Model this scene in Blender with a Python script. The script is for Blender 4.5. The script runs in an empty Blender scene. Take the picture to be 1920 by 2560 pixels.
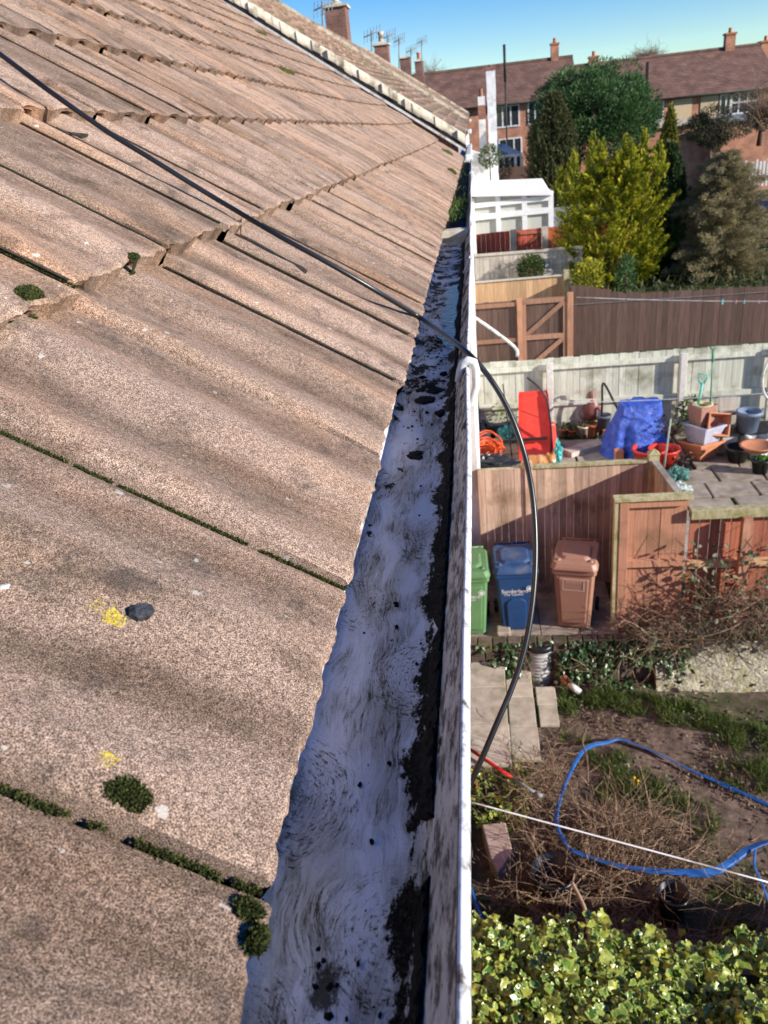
import bpy, math, random
import numpy as np
from mathutils import Vector, Matrix
random.seed(7); RNG = np.random.default_rng(7)
SC = bpy.context.scene; COL = SC.collection

# ------------------------------------------------------------------ camera, sky, sun, exposure
F_PX = 1950.0
_f = np.array([220, -960, F_PX]); _f /= np.linalg.norm(_f)
_d = np.array([450, (220*450+F_PX**2)/960, F_PX]); _d /= np.linalg.norm(_d)
RW = np.array([np.cross(_d, _f), _f, -_d])            # camera axes (right, down, forward) -> world
cam = bpy.data.objects.new('camera', bpy.data.cameras.new('camera')); COL.objects.link(cam)
c0, c1, c2 = RW[:, 0], -RW[:, 1], -RW[:, 2]
cam.matrix_world = Matrix(((c0[0], c1[0], c2[0], 0), (c0[1], c1[1], c2[1], 0), (c0[2], c1[2], c2[2], 0), (0, 0, 0, 1)))
cd = cam.data; cd.sensor_fit = 'VERTICAL'; cd.sensor_height = 36; cd.lens = 36*F_PX/2560
cd.clip_start = 0.02; cd.clip_end = 3000
cd.dof.use_dof = True; cd.dof.focus_distance = 0.85; cd.dof.aperture_fstop = 15
SC.camera = cam

SUN = Vector((1.0, -0.41, 0.41)).normalized()
sl = bpy.data.lights.new('sun', 'SUN'); sl.energy = 4.8; sl.angle = math.radians(0.5); sl.color = (1.0, 0.93, 0.84)
sun = bpy.data.objects.new('sun', sl); COL.objects.link(sun)
sun.rotation_euler = SUN.to_track_quat('Z', 'Y').to_euler()
w = bpy.data.worlds.new('World'); SC.world = w; w.use_nodes = True
nt = w.node_tree; bg = nt.nodes['Background']
sky = nt.nodes.new('ShaderNodeTexSky'); sky.sky_type = 'NISHITA'; sky.sun_disc = False
sky.sun_elevation = math.asin(SUN.z); sky.sun_rotation = math.atan2(SUN.x, SUN.y)
sky.altitude = 50; sky.air_density = 1.0; sky.dust_density = 0.0; sky.ozone_density = 3.0
hs = nt.nodes.new('ShaderNodeHueSaturation'); hs.inputs['Saturation'].default_value = 1.5; hs.inputs['Hue'].default_value = 0.517
nt.links.new(sky.outputs[0], hs.inputs['Color']); nt.links.new(hs.outputs[0], bg.inputs[0]); bg.inputs[1].default_value = 0.105
SC.view_settings.view_transform = 'Standard'; SC.view_settings.look = 'None'
SC.view_settings.exposure = 0.70; SC.view_settings.gamma = 1

# ------------------------------------------------------------------ from a point of the photo to a point in the place
PS = 1920/1659.0
def ray(x, y): return RW @ np.array([x*PS-960, y*PS-1280, F_PX])
def atY(x, y, Y): d = ray(x, y); return d*(Y/d[1])
def atZ(x, y, Z): d = ray(x, y); return d*(Z/d[2])
def atX(x, y, X): d = ray(x, y); return d*(X/d[0])
def atD(x, y, D): d = ray(x, y); return d*(D/F_PX)

# ------------------------------------------------------------------ materials
MATS = {}
def nn(t, typ, **kw):
    n = t.nodes.new(typ)
    for k, v in kw.items(): setattr(n, k, v)
    return n
def ramp(t, pts, fac):
    r = nn(t, 'ShaderNodeValToRGB'); e = r.color_ramp.elements
    while len(e) < len(pts): e.new(0.5)
    for el, (p, c) in zip(e, pts):
        el.position = p; el.color = (*c, 1) if len(c) == 3 else c
    t.links.new(fac, r.inputs[0]); return r.outputs[0]
def noise(t, vec, scale, detail=3, rough=0.55, dist=0.0):
    n = nn(t, 'ShaderNodeTexNoise'); n.inputs['Scale'].default_value = scale; n.inputs['Detail'].default_value = detail
    n.inputs['Roughness'].default_value = rough; n.inputs['Distortion'].default_value = dist
    t.links.new(vec, n.inputs['Vector']); return n.outputs['Fac']
def mapping(t, vec, sc=(1, 1, 1), rot=(0, 0, 0), loc=(0, 0, 0)):
    m = nn(t, 'ShaderNodeMapping'); m.inputs['Scale'].default_value = sc; m.inputs['Rotation'].default_value = rot; m.inputs['Location'].default_value = loc
    t.links.new(vec, m.inputs['Vector']); return m.outputs[0]
def mix(t, a, b, fac, mode='MIX'):
    m = nn(t, 'ShaderNodeMix', data_type='RGBA', blend_type=mode)
    for s, v in ((m.inputs[6], a), (m.inputs[7], b)):
        if isinstance(v, tuple): s.default_value = (*v[:3], 1)
        else: t.links.new(v, s)
    if isinstance(fac, float): m.inputs[0].default_value = fac
    else: t.links.new(fac, m.inputs[0])
    return m.outputs[2]
def math_(t, op, a, b=0.0, c=None):
    m = nn(t, 'ShaderNodeMath', operation=op)
    for i, v in enumerate((a, b) if c is None else (a, b, c)):
        if isinstance(v, (int, float)): m.inputs[i].default_value = v
        else: t.links.new(v, m.inputs[i])
    return m.outputs[0]
def newmat(name):
    m = bpy.data.materials.new(name); m.use_nodes = True; t = m.node_tree
    b = t.nodes['Principled BSDF']; tc = nn(t, 'ShaderNodeTexCoord').outputs['Object']
    MATS[name] = m
    return m, t, b, tc
def bump(t, b, h, strength=0.4, dist=0.01):
    n = nn(t, 'ShaderNodeBump'); n.inputs['Strength'].default_value = strength; n.inputs['Distance'].default_value = dist
    t.links.new(h, n.inputs['Height']); t.links.new(n.outputs[0], b.inputs['Normal'])
def attr(t, name):
    return nn(t, 'ShaderNodeAttribute', attribute_name=name).outputs['Fac']
def pm(name, c1, c2, scale=8, rough=0.8, stretch=(1, 1, 1), rnd=0.25, bmp=0.25, bd=0.004, detail=5, lo=0.3, hi=0.7, spec=0.3, dirt=None, dirt_scale=3, sss=0):
    """general weathered surface: two-tone noise, a random shade for each piece, optional third stain colour"""
    m, t, b, tc = newmat(name)
    v = mapping(t, tc, stretch); n = noise(t, v, scale, detail)
    col = ramp(t, [(lo, c1), (hi, c2)], n)
    if dirt is not None:
        dn = noise(t, mapping(t, tc, (1, 1, 1), loc=(3, 1, 7)), dirt_scale, 6, 0.65)
        col = mix(t, col, dirt, ramp(t, [(0.5, (0, 0, 0)), (0.68, (1, 1, 1))], dn))
    if rnd:
        s = math_(t, 'MULTIPLY_ADD', attr(t, 'rnd'), 2*rnd, 1-rnd)
        cmb = nn(t, 'ShaderNodeCombineColor')
        for i in range(3): t.links.new(s, cmb.inputs[i])
        col = mix(t, col, cmb.outputs[0], 1.0, 'MULTIPLY')
    t.links.new(col, b.inputs['Base Color']); b.inputs['Roughness'].default_value = rough
    b.inputs['Specular IOR Level'].default_value = spec
    if bmp: bump(t, b, n, bmp, bd)
    return m
def leafmat(name, cols, rough=0.55, edge=None, spec=0.35, trans=0.25):
    """foliage: colour drawn per leaf from a ramp; pale margin when edge is set; some light passes through"""
    m, t, b, tc = newmat(name)
    pts = [(i/(len(cols)-1) if len(cols) > 1 else 0, c) for i, c in enumerate(cols)]
    col = ramp(t, pts, attr(t, 'rnd'))
    if edge is not None:
        col = mix(t, col, edge, math_(t, 'MULTIPLY', attr(t, 'edge'), 0.85))
    t.links.new(col, b.inputs['Base Color']); b.inputs['Roughness'].default_value = rough
    b.inputs['Specular IOR Level'].default_value = spec
    tr = nn(t, 'ShaderNodeBsdfTranslucent'); t.links.new(col, tr.inputs[0])
    ms = nn(t, 'ShaderNodeMixShader'); ms.inputs[0].default_value = trans
    t.links.new(b.outputs[0], ms.inputs[1]); t.links.new(tr.outputs[0], ms.inputs[2])
    t.links.new(ms.outputs[0], t.nodes['Material Output'].inputs[0])
    return m
def brickmat(name, c1, c2, mortar, sx=1.0, bw=0.225, bh=0.075, ms=0.010, axis='x', rough=0.85, bstr=0.3):
    m, t, b, tc = newmat(name)
    sep = nn(t, 'ShaderNodeSeparateXYZ'); t.links.new(tc, sep.inputs[0])
    cmb = nn(t, 'ShaderNodeCombineXYZ')
    t.links.new(math_(t, 'ADD', sep.outputs[0], sep.outputs[1]), cmb.inputs[0]); t.links.new(sep.outputs[2], cmb.inputs[1])
    br = nn(t, 'ShaderNodeTexBrick'); br.inputs['Scale'].default_value = 1.0
    br.inputs['Brick Width'].default_value = bw; br.inputs['Row Height'].default_value = bh; br.inputs['Mortar Size'].default_value = ms
    br.inputs['Color1'].default_value = (*c1, 1); br.inputs['Color2'].default_value = (*c2, 1); br.inputs['Mortar'].default_value = (*mortar, 1)
    t.links.new(cmb.outputs[0], br.inputs['Vector'])
    n = noise(t, tc, 1.7, 5); col = mix(t, br.outputs[0], ramp(t, [(0.3, (0.55, 0.5, 0.5)), (0.7, (1.15, 1.1, 1.05))], n), 1.0, 'MULTIPLY')
    t.links.new(col, b.inputs['Base Color']); b.inputs['Roughness'].default_value = rough
    bump(t, b, br.outputs['Fac'], -bstr, 0.01)
    return m

# ------------------------------------------------------------------ mesh builder and object helpers
def tag(o, label=None, cat=None, group=None, kind=None):
    if label: o['label'] = label
    if cat: o['category'] = cat
    if group: o['group'] = group
    if kind: o['kind'] = kind
    return o
def empty(name, loc, label, cat, group=None, rz=0):
    o = bpy.data.objects.new(name, None); COL.objects.link(o); o.location = loc; o.rotation_euler = (0, 0, rz)
    o.empty_display_size = 0.1
    return tag(o, label, cat, group)
def link_mesh(name, me, mat, parent=None, local=False):
    o = bpy.data.objects.new(name, me); COL.objects.link(o)
    if mat is not None: me.materials.append(mat)
    if parent is not None:
        o.parent = parent
        if not local:
            top = parent; off = Vector(parent.location)
            while top.parent is not None: top = top.parent; off = off + top.location
            me.transform(Matrix.Translation(-off))
    return o
class MB:
    def __init__(s): s.v = []; s.f = []; s.r = []; s.e = []; s.sm = []
    def add(s, vs, fs, rnd=None, edge=0.0, smooth=False):
        b = len(s.v); r = random.random() if rnd is None else rnd
        s.v += [tuple(map(float, p)) for p in vs]
        for f in fs: s.f.append(tuple(b+i for i in f)); s.r.append(r); s.e.append(edge); s.sm.append(smooth)
    def hexa(s, p, rnd=None): # 8 corners: bottom ring 0-3, top ring 4-7
        s.add(p, [(3, 2, 1, 0), (4, 5, 6, 7), (0, 1, 5, 4), (1, 2, 6, 5), (2, 3, 7, 6), (3, 0, 4, 7)], rnd)
    def box(s, a, b, rnd=None, taper=None):
        x0, y0, z0 = a; x1, y1, z1 = b
        s.hexa([(x0, y0, z0), (x1, y0, z0), (x1, y1, z0), (x0, y1, z0), (x0, y0, z1), (x1, y0, z1), (x1, y1, z1), (x0, y1, z1)], rnd)
    def bar(s, a, b, w, h, up=(0, 0, 1), rnd=None):
        a = Vector(a); b = Vector(b); d = (b-a).normalized(); u = Vector(up)
        if abs(d.dot(u)) > 0.98: u = Vector((1, 0, 0))
        sd = d.cross(u).normalized()*(w/2); u = sd.cross(d).normalized()*(h/2)
        s.hexa([a-sd-u, a+sd-u, b+sd-u, b-sd-u, a-sd+u, a+sd+u, b+sd+u, b-sd+u], rnd)
    def tube(s, pts, r, n=8, rnd=None, cap=True):
        P = [Vector(p) for p in pts]; R = r if hasattr(r, '__len__') else [r]*len(P)
        vs = []; u = None
        for i, p in enumerate(P):
            d = (P[min(i+1, len(P)-1)]-P[max(i-1, 0)]).normalized()
            if u is None:
                u = d.cross(Vector((0, 0, 1)));
                if u.length < 0.05: u = d.cross(Vector((1, 0, 0)))
            u = (u-d*u.dot(d)).normalized(); v = d.cross(u)
            for k in range(n):
                a = 2*math.pi*k/n; vs.append(p+(u*math.cos(a)+v*math.sin(a))*R[i])
        fs = [(i*n+k, i*n+(k+1) % n, (i+1)*n+(k+1) % n, (i+1)*n+k) for i in range(len(P)-1) for k in range(n)]
        if cap: fs += [tuple(range(n-1, -1, -1)), tuple((len(P)-1)*n+k for k in range(n))]
        s.add(vs, fs, rnd, smooth=True)
    def lathe(s, prof, c=(0, 0, 0), n=20, rnd=None, sq=None, rot=0, smooth=True):
        """prof: (radius, z) pairs; sq=4 gives square section"""
        m = sq or n; vs = []
        for r, z in prof:
            for k in range(m):
                a = 2*math.pi*(k+0.5)/m+rot; vs.append((c[0]+r*math.cos(a), c[1]+r*math.sin(a), c[2]+z))
        fs = [(i*m+k, i*m+(k+1) % m, (i+1)*m+(k+1) % m, (i+1)*m+k) for i in range(len(prof)-1) for k in range(m)]
        s.add(vs, fs, rnd, smooth=smooth and not sq)
    def ball(s, c, r, n=8, m=12, rnd=None, jit=0):
        vs = []; rx, ry, rz = r if hasattr(r, '__len__') else (r, r, r)
        for i in range(n+1):
            t = math.pi*i/n
            for k in range(m):
                a = 2*math.pi*k/m; j = 1+random.uniform(-jit, jit)
                vs.append((c[0]+rx*math.sin(t)*math.cos(a)*j, c[1]+ry*math.sin(t)*math.sin(a)*j, c[2]+rz*math.cos(t)*j))
        s.add(vs, [(i*m+k, (i+1)*m+k, (i+1)*m+(k+1) % m, i*m+(k+1) % m) for i in range(n) for k in range(m)], rnd, smooth=True)
    def grid(s, P, rnd=None, smooth=True):
        nu = len(P); nv = len(P[0])
        s.add([p for row in P for p in row], [(i*nv+j, (i+1)*nv+j, (i+1)*nv+j+1, i*nv+j+1) for i in range(nu-1) for j in range(nv-1)], rnd, smooth=smooth)
    def slab(s, outline, z0, z1, rnd=None):
        n = len(outline)
        s.add([(x, y, z0) for x, y in outline]+[(x, y, z1) for x, y in outline],
              [tuple(range(n-1, -1, -1)), tuple(range(n, 2*n))]+[(k, (k+1) % n, n+(k+1) % n, n+k) for k in range(n)], rnd)
    def build(s, name, mat, parent=None, local=False, bevel=0, smooth=None):
        me = bpy.data.meshes.new(name); me.from_pydata(s.v, [], s.f)
        fillattrs(me, s.r, s.e)
        me.polygons.foreach_set('use_smooth', s.sm if smooth is None else [smooth]*len(s.f))
        o = link_mesh(name, me, mat, parent, local)
        if bevel:
            m = o.modifiers.new('bevel', 'BEVEL'); m.width = bevel; m.segments = 2; m.limit_method = 'ANGLE'
        return o
def fillattrs(me, r, e=None):
    a = me.attributes.new('rnd', 'FLOAT', 'FACE'); a.data.foreach_set('value', np.asarray(r, np.float32))
    if e is not None and np.any(np.asarray(e) > 0):
        a = me.attributes.new('edge', 'FLOAT', 'FACE'); a.data.foreach_set('value', np.asarray(e, np.float32))
def fastmesh(name, V, Fq, r, mat, parent=None, smooth=False, e=None):
    """numpy quads or triangles -> object"""
    me = bpy.data.meshes.new(name); k = Fq.shape[1]
    me.vertices.add(len(V)); me.vertices.foreach_set('co', np.asarray(V, np.float32).ravel())
    me.loops.add(Fq.size); me.loops.foreach_set('vertex_index', Fq.ravel().astype(np.int32))
    me.polygons.add(len(Fq)); me.polygons.foreach_set('loop_start', np.arange(0, Fq.size, k, dtype=np.int32))
    me.polygons.foreach_set('use_smooth', np.full(len(Fq), smooth))
    me.update(calc_edges=True); fillattrs(me, r, e)
    return link_mesh(name, me, mat, parent)
def unit(a): return a/np.maximum(np.linalg.norm(a, axis=-1, keepdims=True), 1e-9)
def blades(P, D, L, W, rnd=None, bend=0.0):
    """diamond leaves at P pointing along D"""
    n = len(P); D = unit(D); q = unit(np.cross(D, RNG.normal(size=(n, 3))))
    L = np.broadcast_to(np.asarray(L, float), (n,))[:, None]; W = np.broadcast_to(np.asarray(W, float), (n,))[:, None]
    nrm = np.cross(D, q)
    V = np.stack([P, P+D*L*0.45+q*W/2+nrm*bend*L, P+D*L, P+D*L*0.45-q*W/2+nrm*bend*L], 1).reshape(-1, 3)
    return V, np.arange(4*n).reshape(n, 4), (RNG.random(n) if rnd is None else rnd)
def ell(n, c, r, shell=0.5, zmin=-1):
    d = unit(RNG.normal(size=(int(n*1.0), 3))); d[:, 2] = np.where(d[:, 2] < zmin, -d[:, 2], d[:, 2])
    t = (RNG.random(len(d))*(1-shell**3)+shell**3)**(1/3)
    return np.asarray(c)+d*np.asarray(r)*t[:, None], d
def scatter(sets, name, mat, parent=None):
    Vs, Fs, Rs, b = [], [], [], 0
    for V, Fq, r in sets: Vs.append(V); Fs.append(Fq+b); Rs.append(r); b += len(V)
    return fastmesh(name, np.concatenate(Vs), np.concatenate(Fs), np.concatenate(Rs), mat, parent)
def vnoise(x, y, s=0):
    """smooth value noise for geometry (numpy)"""
    x = np.asarray(x, float); y = np.asarray(y, float); xi = np.floor(x).astype(int); yi = np.floor(y).astype(int)
    fx = x-xi; fy = y-yi; fx = fx*fx*(3-2*fx); fy = fy*fy*(3-2*fy)
    def h(a, b):
        v = np.sin(a*127.1+b*311.7+s*74.7)*43758.5453; return v-np.floor(v)
    return (h(xi, yi)*(1-fx)+h(xi+1, yi)*fx)*(1-fy)+(h(xi, yi+1)*(1-fx)+h(xi+1, yi+1)*fx)*fy
def fbm(x, y, s=0, o=3): return sum(vnoise(np.asarray(x)*2**k, np.asarray(y)*2**k, s+k)/2**(k+1) for k in range(o))

# ------------------------------------------------------------------ materials of the roof and gutter
def tile_mat():
    m, t, b, tc = newmat('concrete_tile')
    sl = mapping(t, tc, rot=(0, math.radians(-35), 0))
    fine = noise(t, tc, 1050, 1.5, 0.6)
    mid = noise(t, tc, 260, 3, 0.6)
    gr = math_(t, 'MULTIPLY_ADD', mid, 0.26, math_(t, 'MULTIPLY', fine, 0.76))
    col = ramp(t, [(0.36, (0.060, 0.044, 0.034)), (0.455, (0.180, 0.121, 0.090)), (0.53, (0.365, 0.246, 0.178)), (0.645, (0.74, 0.54, 0.405))], gr)
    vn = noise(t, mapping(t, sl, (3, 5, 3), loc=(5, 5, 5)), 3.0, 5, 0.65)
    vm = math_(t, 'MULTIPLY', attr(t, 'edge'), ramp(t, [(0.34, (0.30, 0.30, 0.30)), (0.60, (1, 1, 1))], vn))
    col = mix(t, col, mix(t, col, (0.58, 0.55, 0.52), 1.0, 'MULTIPLY'), vm)  # roll valleys darkened in colour: gathered dirt plus the shading of the rolls
    # grey algae in streaks that run down the slope, warmer clean patches
    st = noise(t, mapping(t, sl, (1.6, 7.5, 3)), 1.9, 6, 0.62, 0.4)
    col = mix(t, col, mix(t, col, (0.60, 0.60, 0.58), 1.0, 'MULTIPLY'), ramp(t, [(0.46, (0, 0, 0)), (0.66, (1, 1, 1))], st))
    wm = noise(t, mapping(t, sl, (1, 3, 1), loc=(9, 2, 4)), 2.3, 4)
    col = mix(t, col, mix(t, col, (1.20, 1.06, 0.92), 1.0, 'MULTIPLY'), ramp(t, [(0.48, (0, 0, 0)), (0.68, (1, 1, 1))], wm))
    dk = noise(t, mapping(t, tc, loc=(2, 8, 1)), 17, 5, 0.7)
    col = mix(t, col, (0.055, 0.045, 0.038), ramp(t, [(0.55, (0, 0, 0)), (0.70, (0.7, 0.7, 0.7))], dk))
    bl = noise(t, mapping(t, sl, (1, 1.6, 1), loc=(7, 1, 2)), 4.2, 6, 0.7, 0.6)
    col = mix(t, col, mix(t, col, (0.68, 0.66, 0.63), 1.0, 'MULTIPLY'), ramp(t, [(0.55, (0, 0, 0)), (0.66, (1, 1, 1))], bl))
    # pale crustose lichen specks
    vo = nn(t, 'ShaderNodeTexVoronoi'); vo.inputs['Scale'].default_value = 55; vo.inputs['Randomness'].default_value = 1
    wv = nn(t, 'ShaderNodeVectorMath', operation='ADD'); t.links.new(tc, wv.inputs[0])
    nz = nn(t, 'ShaderNodeTexNoise'); nz.inputs['Scale'].default_value = 320; t.links.new(tc, nz.inputs['Vector'])
    sc_ = nn(t, 'ShaderNodeVectorMath', operation='SCALE'); sc_.inputs['Scale'].default_value = 0.008; t.links.new(nz.outputs['Color'], sc_.inputs[0])
    t.links.new(sc_.outputs[0], wv.inputs[1]); t.links.new(wv.outputs[0], vo.inputs['Vector'])
    sepc = nn(t, 'ShaderNodeSeparateColor'); t.links.new(vo.outputs['Color'], sepc.inputs[0])
    rad = math_(t, 'MULTIPLY', math_(t, 'POWER', sepc.outputs[0], 9.0), 0.22)
    spot = math_(t, 'LESS_THAN', vo.outputs['Distance'], rad)
    col = mix(t, col, (0.60, 0.57, 0.50), math_(t, 'MULTIPLY', spot, 0.62))
    col = mix(t, col, mix(t, col, (0.95, 0.97, 1.0), 1.0, 'MULTIPLY'), math_(t, 'FRACT', math_(t, 'MULTIPLY', attr(t, 'rnd'), 7.3)))
    s = math_(t, 'MULTIPLY_ADD', attr(t, 'rnd'), 0.34, 0.85)
    cmb = nn(t, 'ShaderNodeCombineColor')
    for i in range(3): t.links.new(s, cmb.inputs[i])
    col = mix(t, col, cmb.outputs[0], 1.0, 'MULTIPLY')
    t.links.new(col, b.inputs['Base Color']); b.inputs['Roughness'].default_value = 0.92; b.inputs['Specular IOR Level'].default_value = 0.2
    hh = math_(t, 'ADD', gr, math_(t, 'MULTIPLY', noise(t, tc, 60, 4), 0.8))
    bump(t, b, hh, 0.55, 0.0022)
    return m
def gutter_mat():
    m, t, b, tc = newmat('dirty_white_plastic'); tc = nn(t, 'ShaderNodeNewGeometry').outputs['Position']
    sep = nn(t, 'ShaderNodeSeparateXYZ'); t.links.new(tc, sep.inputs[0])
    warp = nn(t, 'ShaderNodeTexNoise'); warp.inputs['Scale'].default_value = 15.0; warp.inputs['Detail'].default_value = 2.0
    t.links.new(mapping(t, tc, (1.0, 0.62, 0.1)), warp.inputs['Vector'])
    wv = nn(t, 'ShaderNodeVectorMath', operation='MULTIPLY_ADD'); t.links.new(warp.outputs['Color'], wv.inputs[0])
    wv.inputs[1].default_value = (0.045, 0.03, 0.0); t.links.new(tc, wv.inputs[2])
    v = wv.outputs[0]
    s1 = noise(t, mapping(t, v, (460, 46, 20)), 1.0, 6, 0.8)             # brushed smears bent by the warp
    s2 = noise(t, mapping(t, v, (170, 22, 20), loc=(4, 7, 1)), 1.0, 7, 0.85)
    dens = noise(t, mapping(t, v, (24, 8, 6), loc=(0.3, 2.1, 0)), 1.0, 2, 0.5)
    fl = noise(t, tc, 420, 3, 0.7)
    far = ramp(t, [(0.0, (0, 0, 0)), (1.0, (1, 1, 1))], math_(t, 'MULTIPLY_ADD', sep.outputs[1], 1.1, -0.85))
    stk = ramp(t, [(0.50, (0, 0, 0)), (0.63, (1, 1, 1))], math_(t, 'ADD', math_(t, 'MULTIPLY', s1, 0.55), math_(t, 'MULTIPLY', s2, 0.5)))
    arcs = None                                                           # wiped arcs left by a gloved hand
    for cx_, cy_, R_ in ((-0.064, 0.545, 0.055), (-0.150, 0.405, 0.060), (-0.066, 0.300, 0.052), (-0.150, 0.225, 0.055), (-0.070, 0.80, 0.055), (-0.14, 0.66, 0.05)):
        rel = nn(t, 'ShaderNodeVectorMath', operation='SUBTRACT'); t.links.new(mapping(t, tc, (1.0, 0.8, 0.0)), rel.inputs[0]); rel.inputs[1].default_value = (cx_, cy_*0.8, 0)
        ln = nn(t, 'ShaderNodeVectorMath', operation='LENGTH'); t.links.new(rel.outputs[0], ln.inputs[0])
        sr = nn(t, 'ShaderNodeSeparateXYZ'); t.links.new(rel.outputs[0], sr.inputs[0])
        cb = nn(t, 'ShaderNodeCombineXYZ'); t.links.new(ln.outputs['Value'], cb.inputs[0]); t.links.new(math_(t, 'MULTIPLY', math_(t, 'ARCTAN2', sr.outputs[1], sr.outputs[0]), 0.05), cb.inputs[1]); cb.inputs[2].default_value = cy_
        an = noise(t, mapping(t, cb.outputs[0], (470, 90, 9)), 1.0, 6, 0.8)
        mk = math_(t, 'MULTIPLY', ramp(t, [(0.49, (0, 0, 0)), (0.62, (1, 1, 1))], an), ramp(t, [(0.0, (1, 1, 1)), (1.0, (0, 0, 0))], math_(t, 'MULTIPLY_ADD', ln.outputs['Value'], 60.0, -60.0*R_+1.0)))
        arcs = mk if arcs is None else math_(t, 'MAXIMUM', arcs, mk)
    stk = math_(t, 'MAXIMUM', math_(t, 'MULTIPLY', stk, 0.75), arcs)
    dm = ramp(t, [(0.41, (0.20, 0.20, 0.20)), (0.55, (1, 1, 1))], math_(t, 'ADD', dens, math_(t, 'MULTIPLY', far, 0.05)))
    clean = ramp(t, [(0.39, (0.22, 0.22, 0.22)), (0.53, (1, 1, 1))], noise(t, mapping(t, v, (34, 13, 6), loc=(6, 2, 0)), 1.0, 4, 0.6))
    amt = math_(t, 'MULTIPLY', math_(t, 'MULTIPLY', stk, clean), math_(t, 'MAXIMUM', dm, math_(t, 'MULTIPLY', arcs, 0.95)))
    amt = math_(t, 'MULTIPLY', amt, math_(t, 'MULTIPLY_ADD', fl, 2.2, 0.55))
    film = ramp(t, [(0.42, (0.76, 0.74, 0.74)), (0.62, (0.50, 0.47, 0.43))], dens)
    col = mix(t, film, (0.055, 0.043, 0.034), amt)
    col = mix(t, col, (0.03, 0.025, 0.02), ramp(t, [(0.665, (0, 0, 0)), (0.70, (0.9, 0.9, 0.9))], fl))
    # black silt stain along the foot of the front wall, ragged at its edge, and blots farther along
    wid = math_(t, 'MULTIPLY_ADD', noise(t, mapping(t, tc, (0.01, 13, 0.01), loc=(0, 3.7, 0)), 1.0, 3, 0.6), 0.056, -0.0190)
    rag = math_(t, 'MULTIPLY_ADD', noise(t, mapping(t, tc, (1, .5, 1)), 210, 6, 0.75), 0.034, -0.017)
    d = math_(t, 'ABSOLUTE', math_(t, 'ADD', sep.outputs[0], 0.0600))
    inb = math_(t, 'SUBTRACT', math_(t, 'ADD', math_(t, 'SUBTRACT', wid, 0.002), rag), d)
    band = ramp(t, [(0.49, (0, 0, 0)), (0.52, (1, 1, 1))], math_(t, 'MULTIPLY_ADD', inb, 10.0, 0.5))
    big = noise(t, mapping(t, v, (26, 15, 20), loc=(1, 5, 3)), 1.0, 7, 0.72)
    mud = math_(t, 'ADD', big, math_(t, 'MULTIPLY', far, 0.15))
    mudm = ramp(t, [(0.655, (0, 0, 0)), (0.675, (1, 1, 1))], mud)
    sd = nn(t, 'ShaderNodeVectorMath', operation='DISTANCE'); t.links.new(mapping(t, tc, (1.0, 0.62, 0.0)), sd.inputs[0]); sd.inputs[1].default_value = (-0.103, 0.268*0.62, 0)
    smg = ramp(t, [(0.50, (0, 0, 0)), (0.56, (0.95, 0.95, 0.95))], math_(t, 'ADD', math_(t, 'MULTIPLY_ADD', sd.outputs['Value'], -10.0, 0.255), math_(t, 'MULTIPLY', math_(t, 'ADD', math_(t, 'MULTIPLY', noise(t, v, 95, 6, 0.75), 0.6), math_(t, 'MULTIPLY', s1, 0.4)), 0.72)))
    wall = math_(t, 'GREATER_THAN', sep.outputs[0], -0.0520)
    crust = noise(t, mapping(t, tc, (70, 34, 110), loc=(1, 1, 1)), 1.0, 7, 0.75)
    wcol = ramp(t, [(0.43, (0.64, 0.58, 0.51)), (0.51, (0.44, 0.38, 0.31)), (0.545, (0.13, 0.095, 0.07)), (0.66, (0.03, 0.022, 0.017))], crust)
    col = mix(t, col, wcol, wall)
    slc = ramp(t, [(0.40, (0.006, 0.005, 0.0045)), (0.56, (0.022, 0.017, 0.013)), (0.68, (0.085, 0.068, 0.05))], noise(t, tc, 300, 5, 0.75))
    col = mix(t, col, slc, math_(t, 'MAXIMUM', math_(t, 'MAXIMUM', band, mudm), smg))
    t.links.new(col, b.inputs['Base Color'])
    t.links.new(ramp(t, [(0.0, (0.42, 0.42, 0.42)), (0.8, (0.75, 0.75, 0.75))], amt), b.inputs['Roughness']); t.links.new(math_(t, 'MULTIPLY_ADD', math_(t, 'MAXIMUM', band, mudm), -0.33, 0.36), b.inputs['Specular IOR Level'])
    bump(t, b, math_(t, 'ADD', math_(t, 'ADD', math_(t, 'MULTIPLY', amt, 0.6), math_(t, 'MULTIPLY', mudm, 0.5)), math_(t, 'MULTIPLY', band, math_(t, 'MULTIPLY_ADD', fl, 0.9, 0.4))), 0.6, 0.004)
    return m
TILE = tile_mat(); GUT = gutter_mat()
WHITE = pm('white_plastic', (0.62, 0.61, 0.58), (0.80, 0.80, 0.78), 14, 0.45, rnd=0.04, bmp=0.1, dirt=(0.30, 0.26, 0.21), dirt_scale=9)
RIMW = pm('gutter_rim_plastic', (0.66, 0.65, 0.64), (0.80, 0.80, 0.80), 30, 0.35, (1, 0.4, 1), rnd=0.0, bmp=0.3, dirt=(0.10, 0.075, 0.055), dirt_scale=75)
RENDER = pm('white_render', (0.66, 0.65, 0.62), (0.80, 0.79, 0.77), 5, 0.85, rnd=0.02, dirt=(0.45, 0.42, 0.37), dirt_scale=1.3)
BRICK = brickmat('red_brick', (0.30, 0.10, 0.055), (0.40, 0.16, 0.09), (0.33, 0.25, 0.2))
BRICKD = brickmat('sooty_brick', (0.20, 0.085, 0.06), (0.30, 0.13, 0.09), (0.24, 0.19, 0.16))
CEMENT = pm('pale_mortar', (0.50, 0.44, 0.33), (0.74, 0.67, 0.53), 9, 0.9, rnd=0.1, bmp=0.5, bd=0.01, dirt=(0.16, 0.14, 0.10), dirt_scale=4)
BLACK = pm('black_plastic', (0.008, 0.008, 0.009), (0.018, 0.018, 0.02), 10, 0.32, rnd=0.1, bmp=0.05, spec=0.5)
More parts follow.
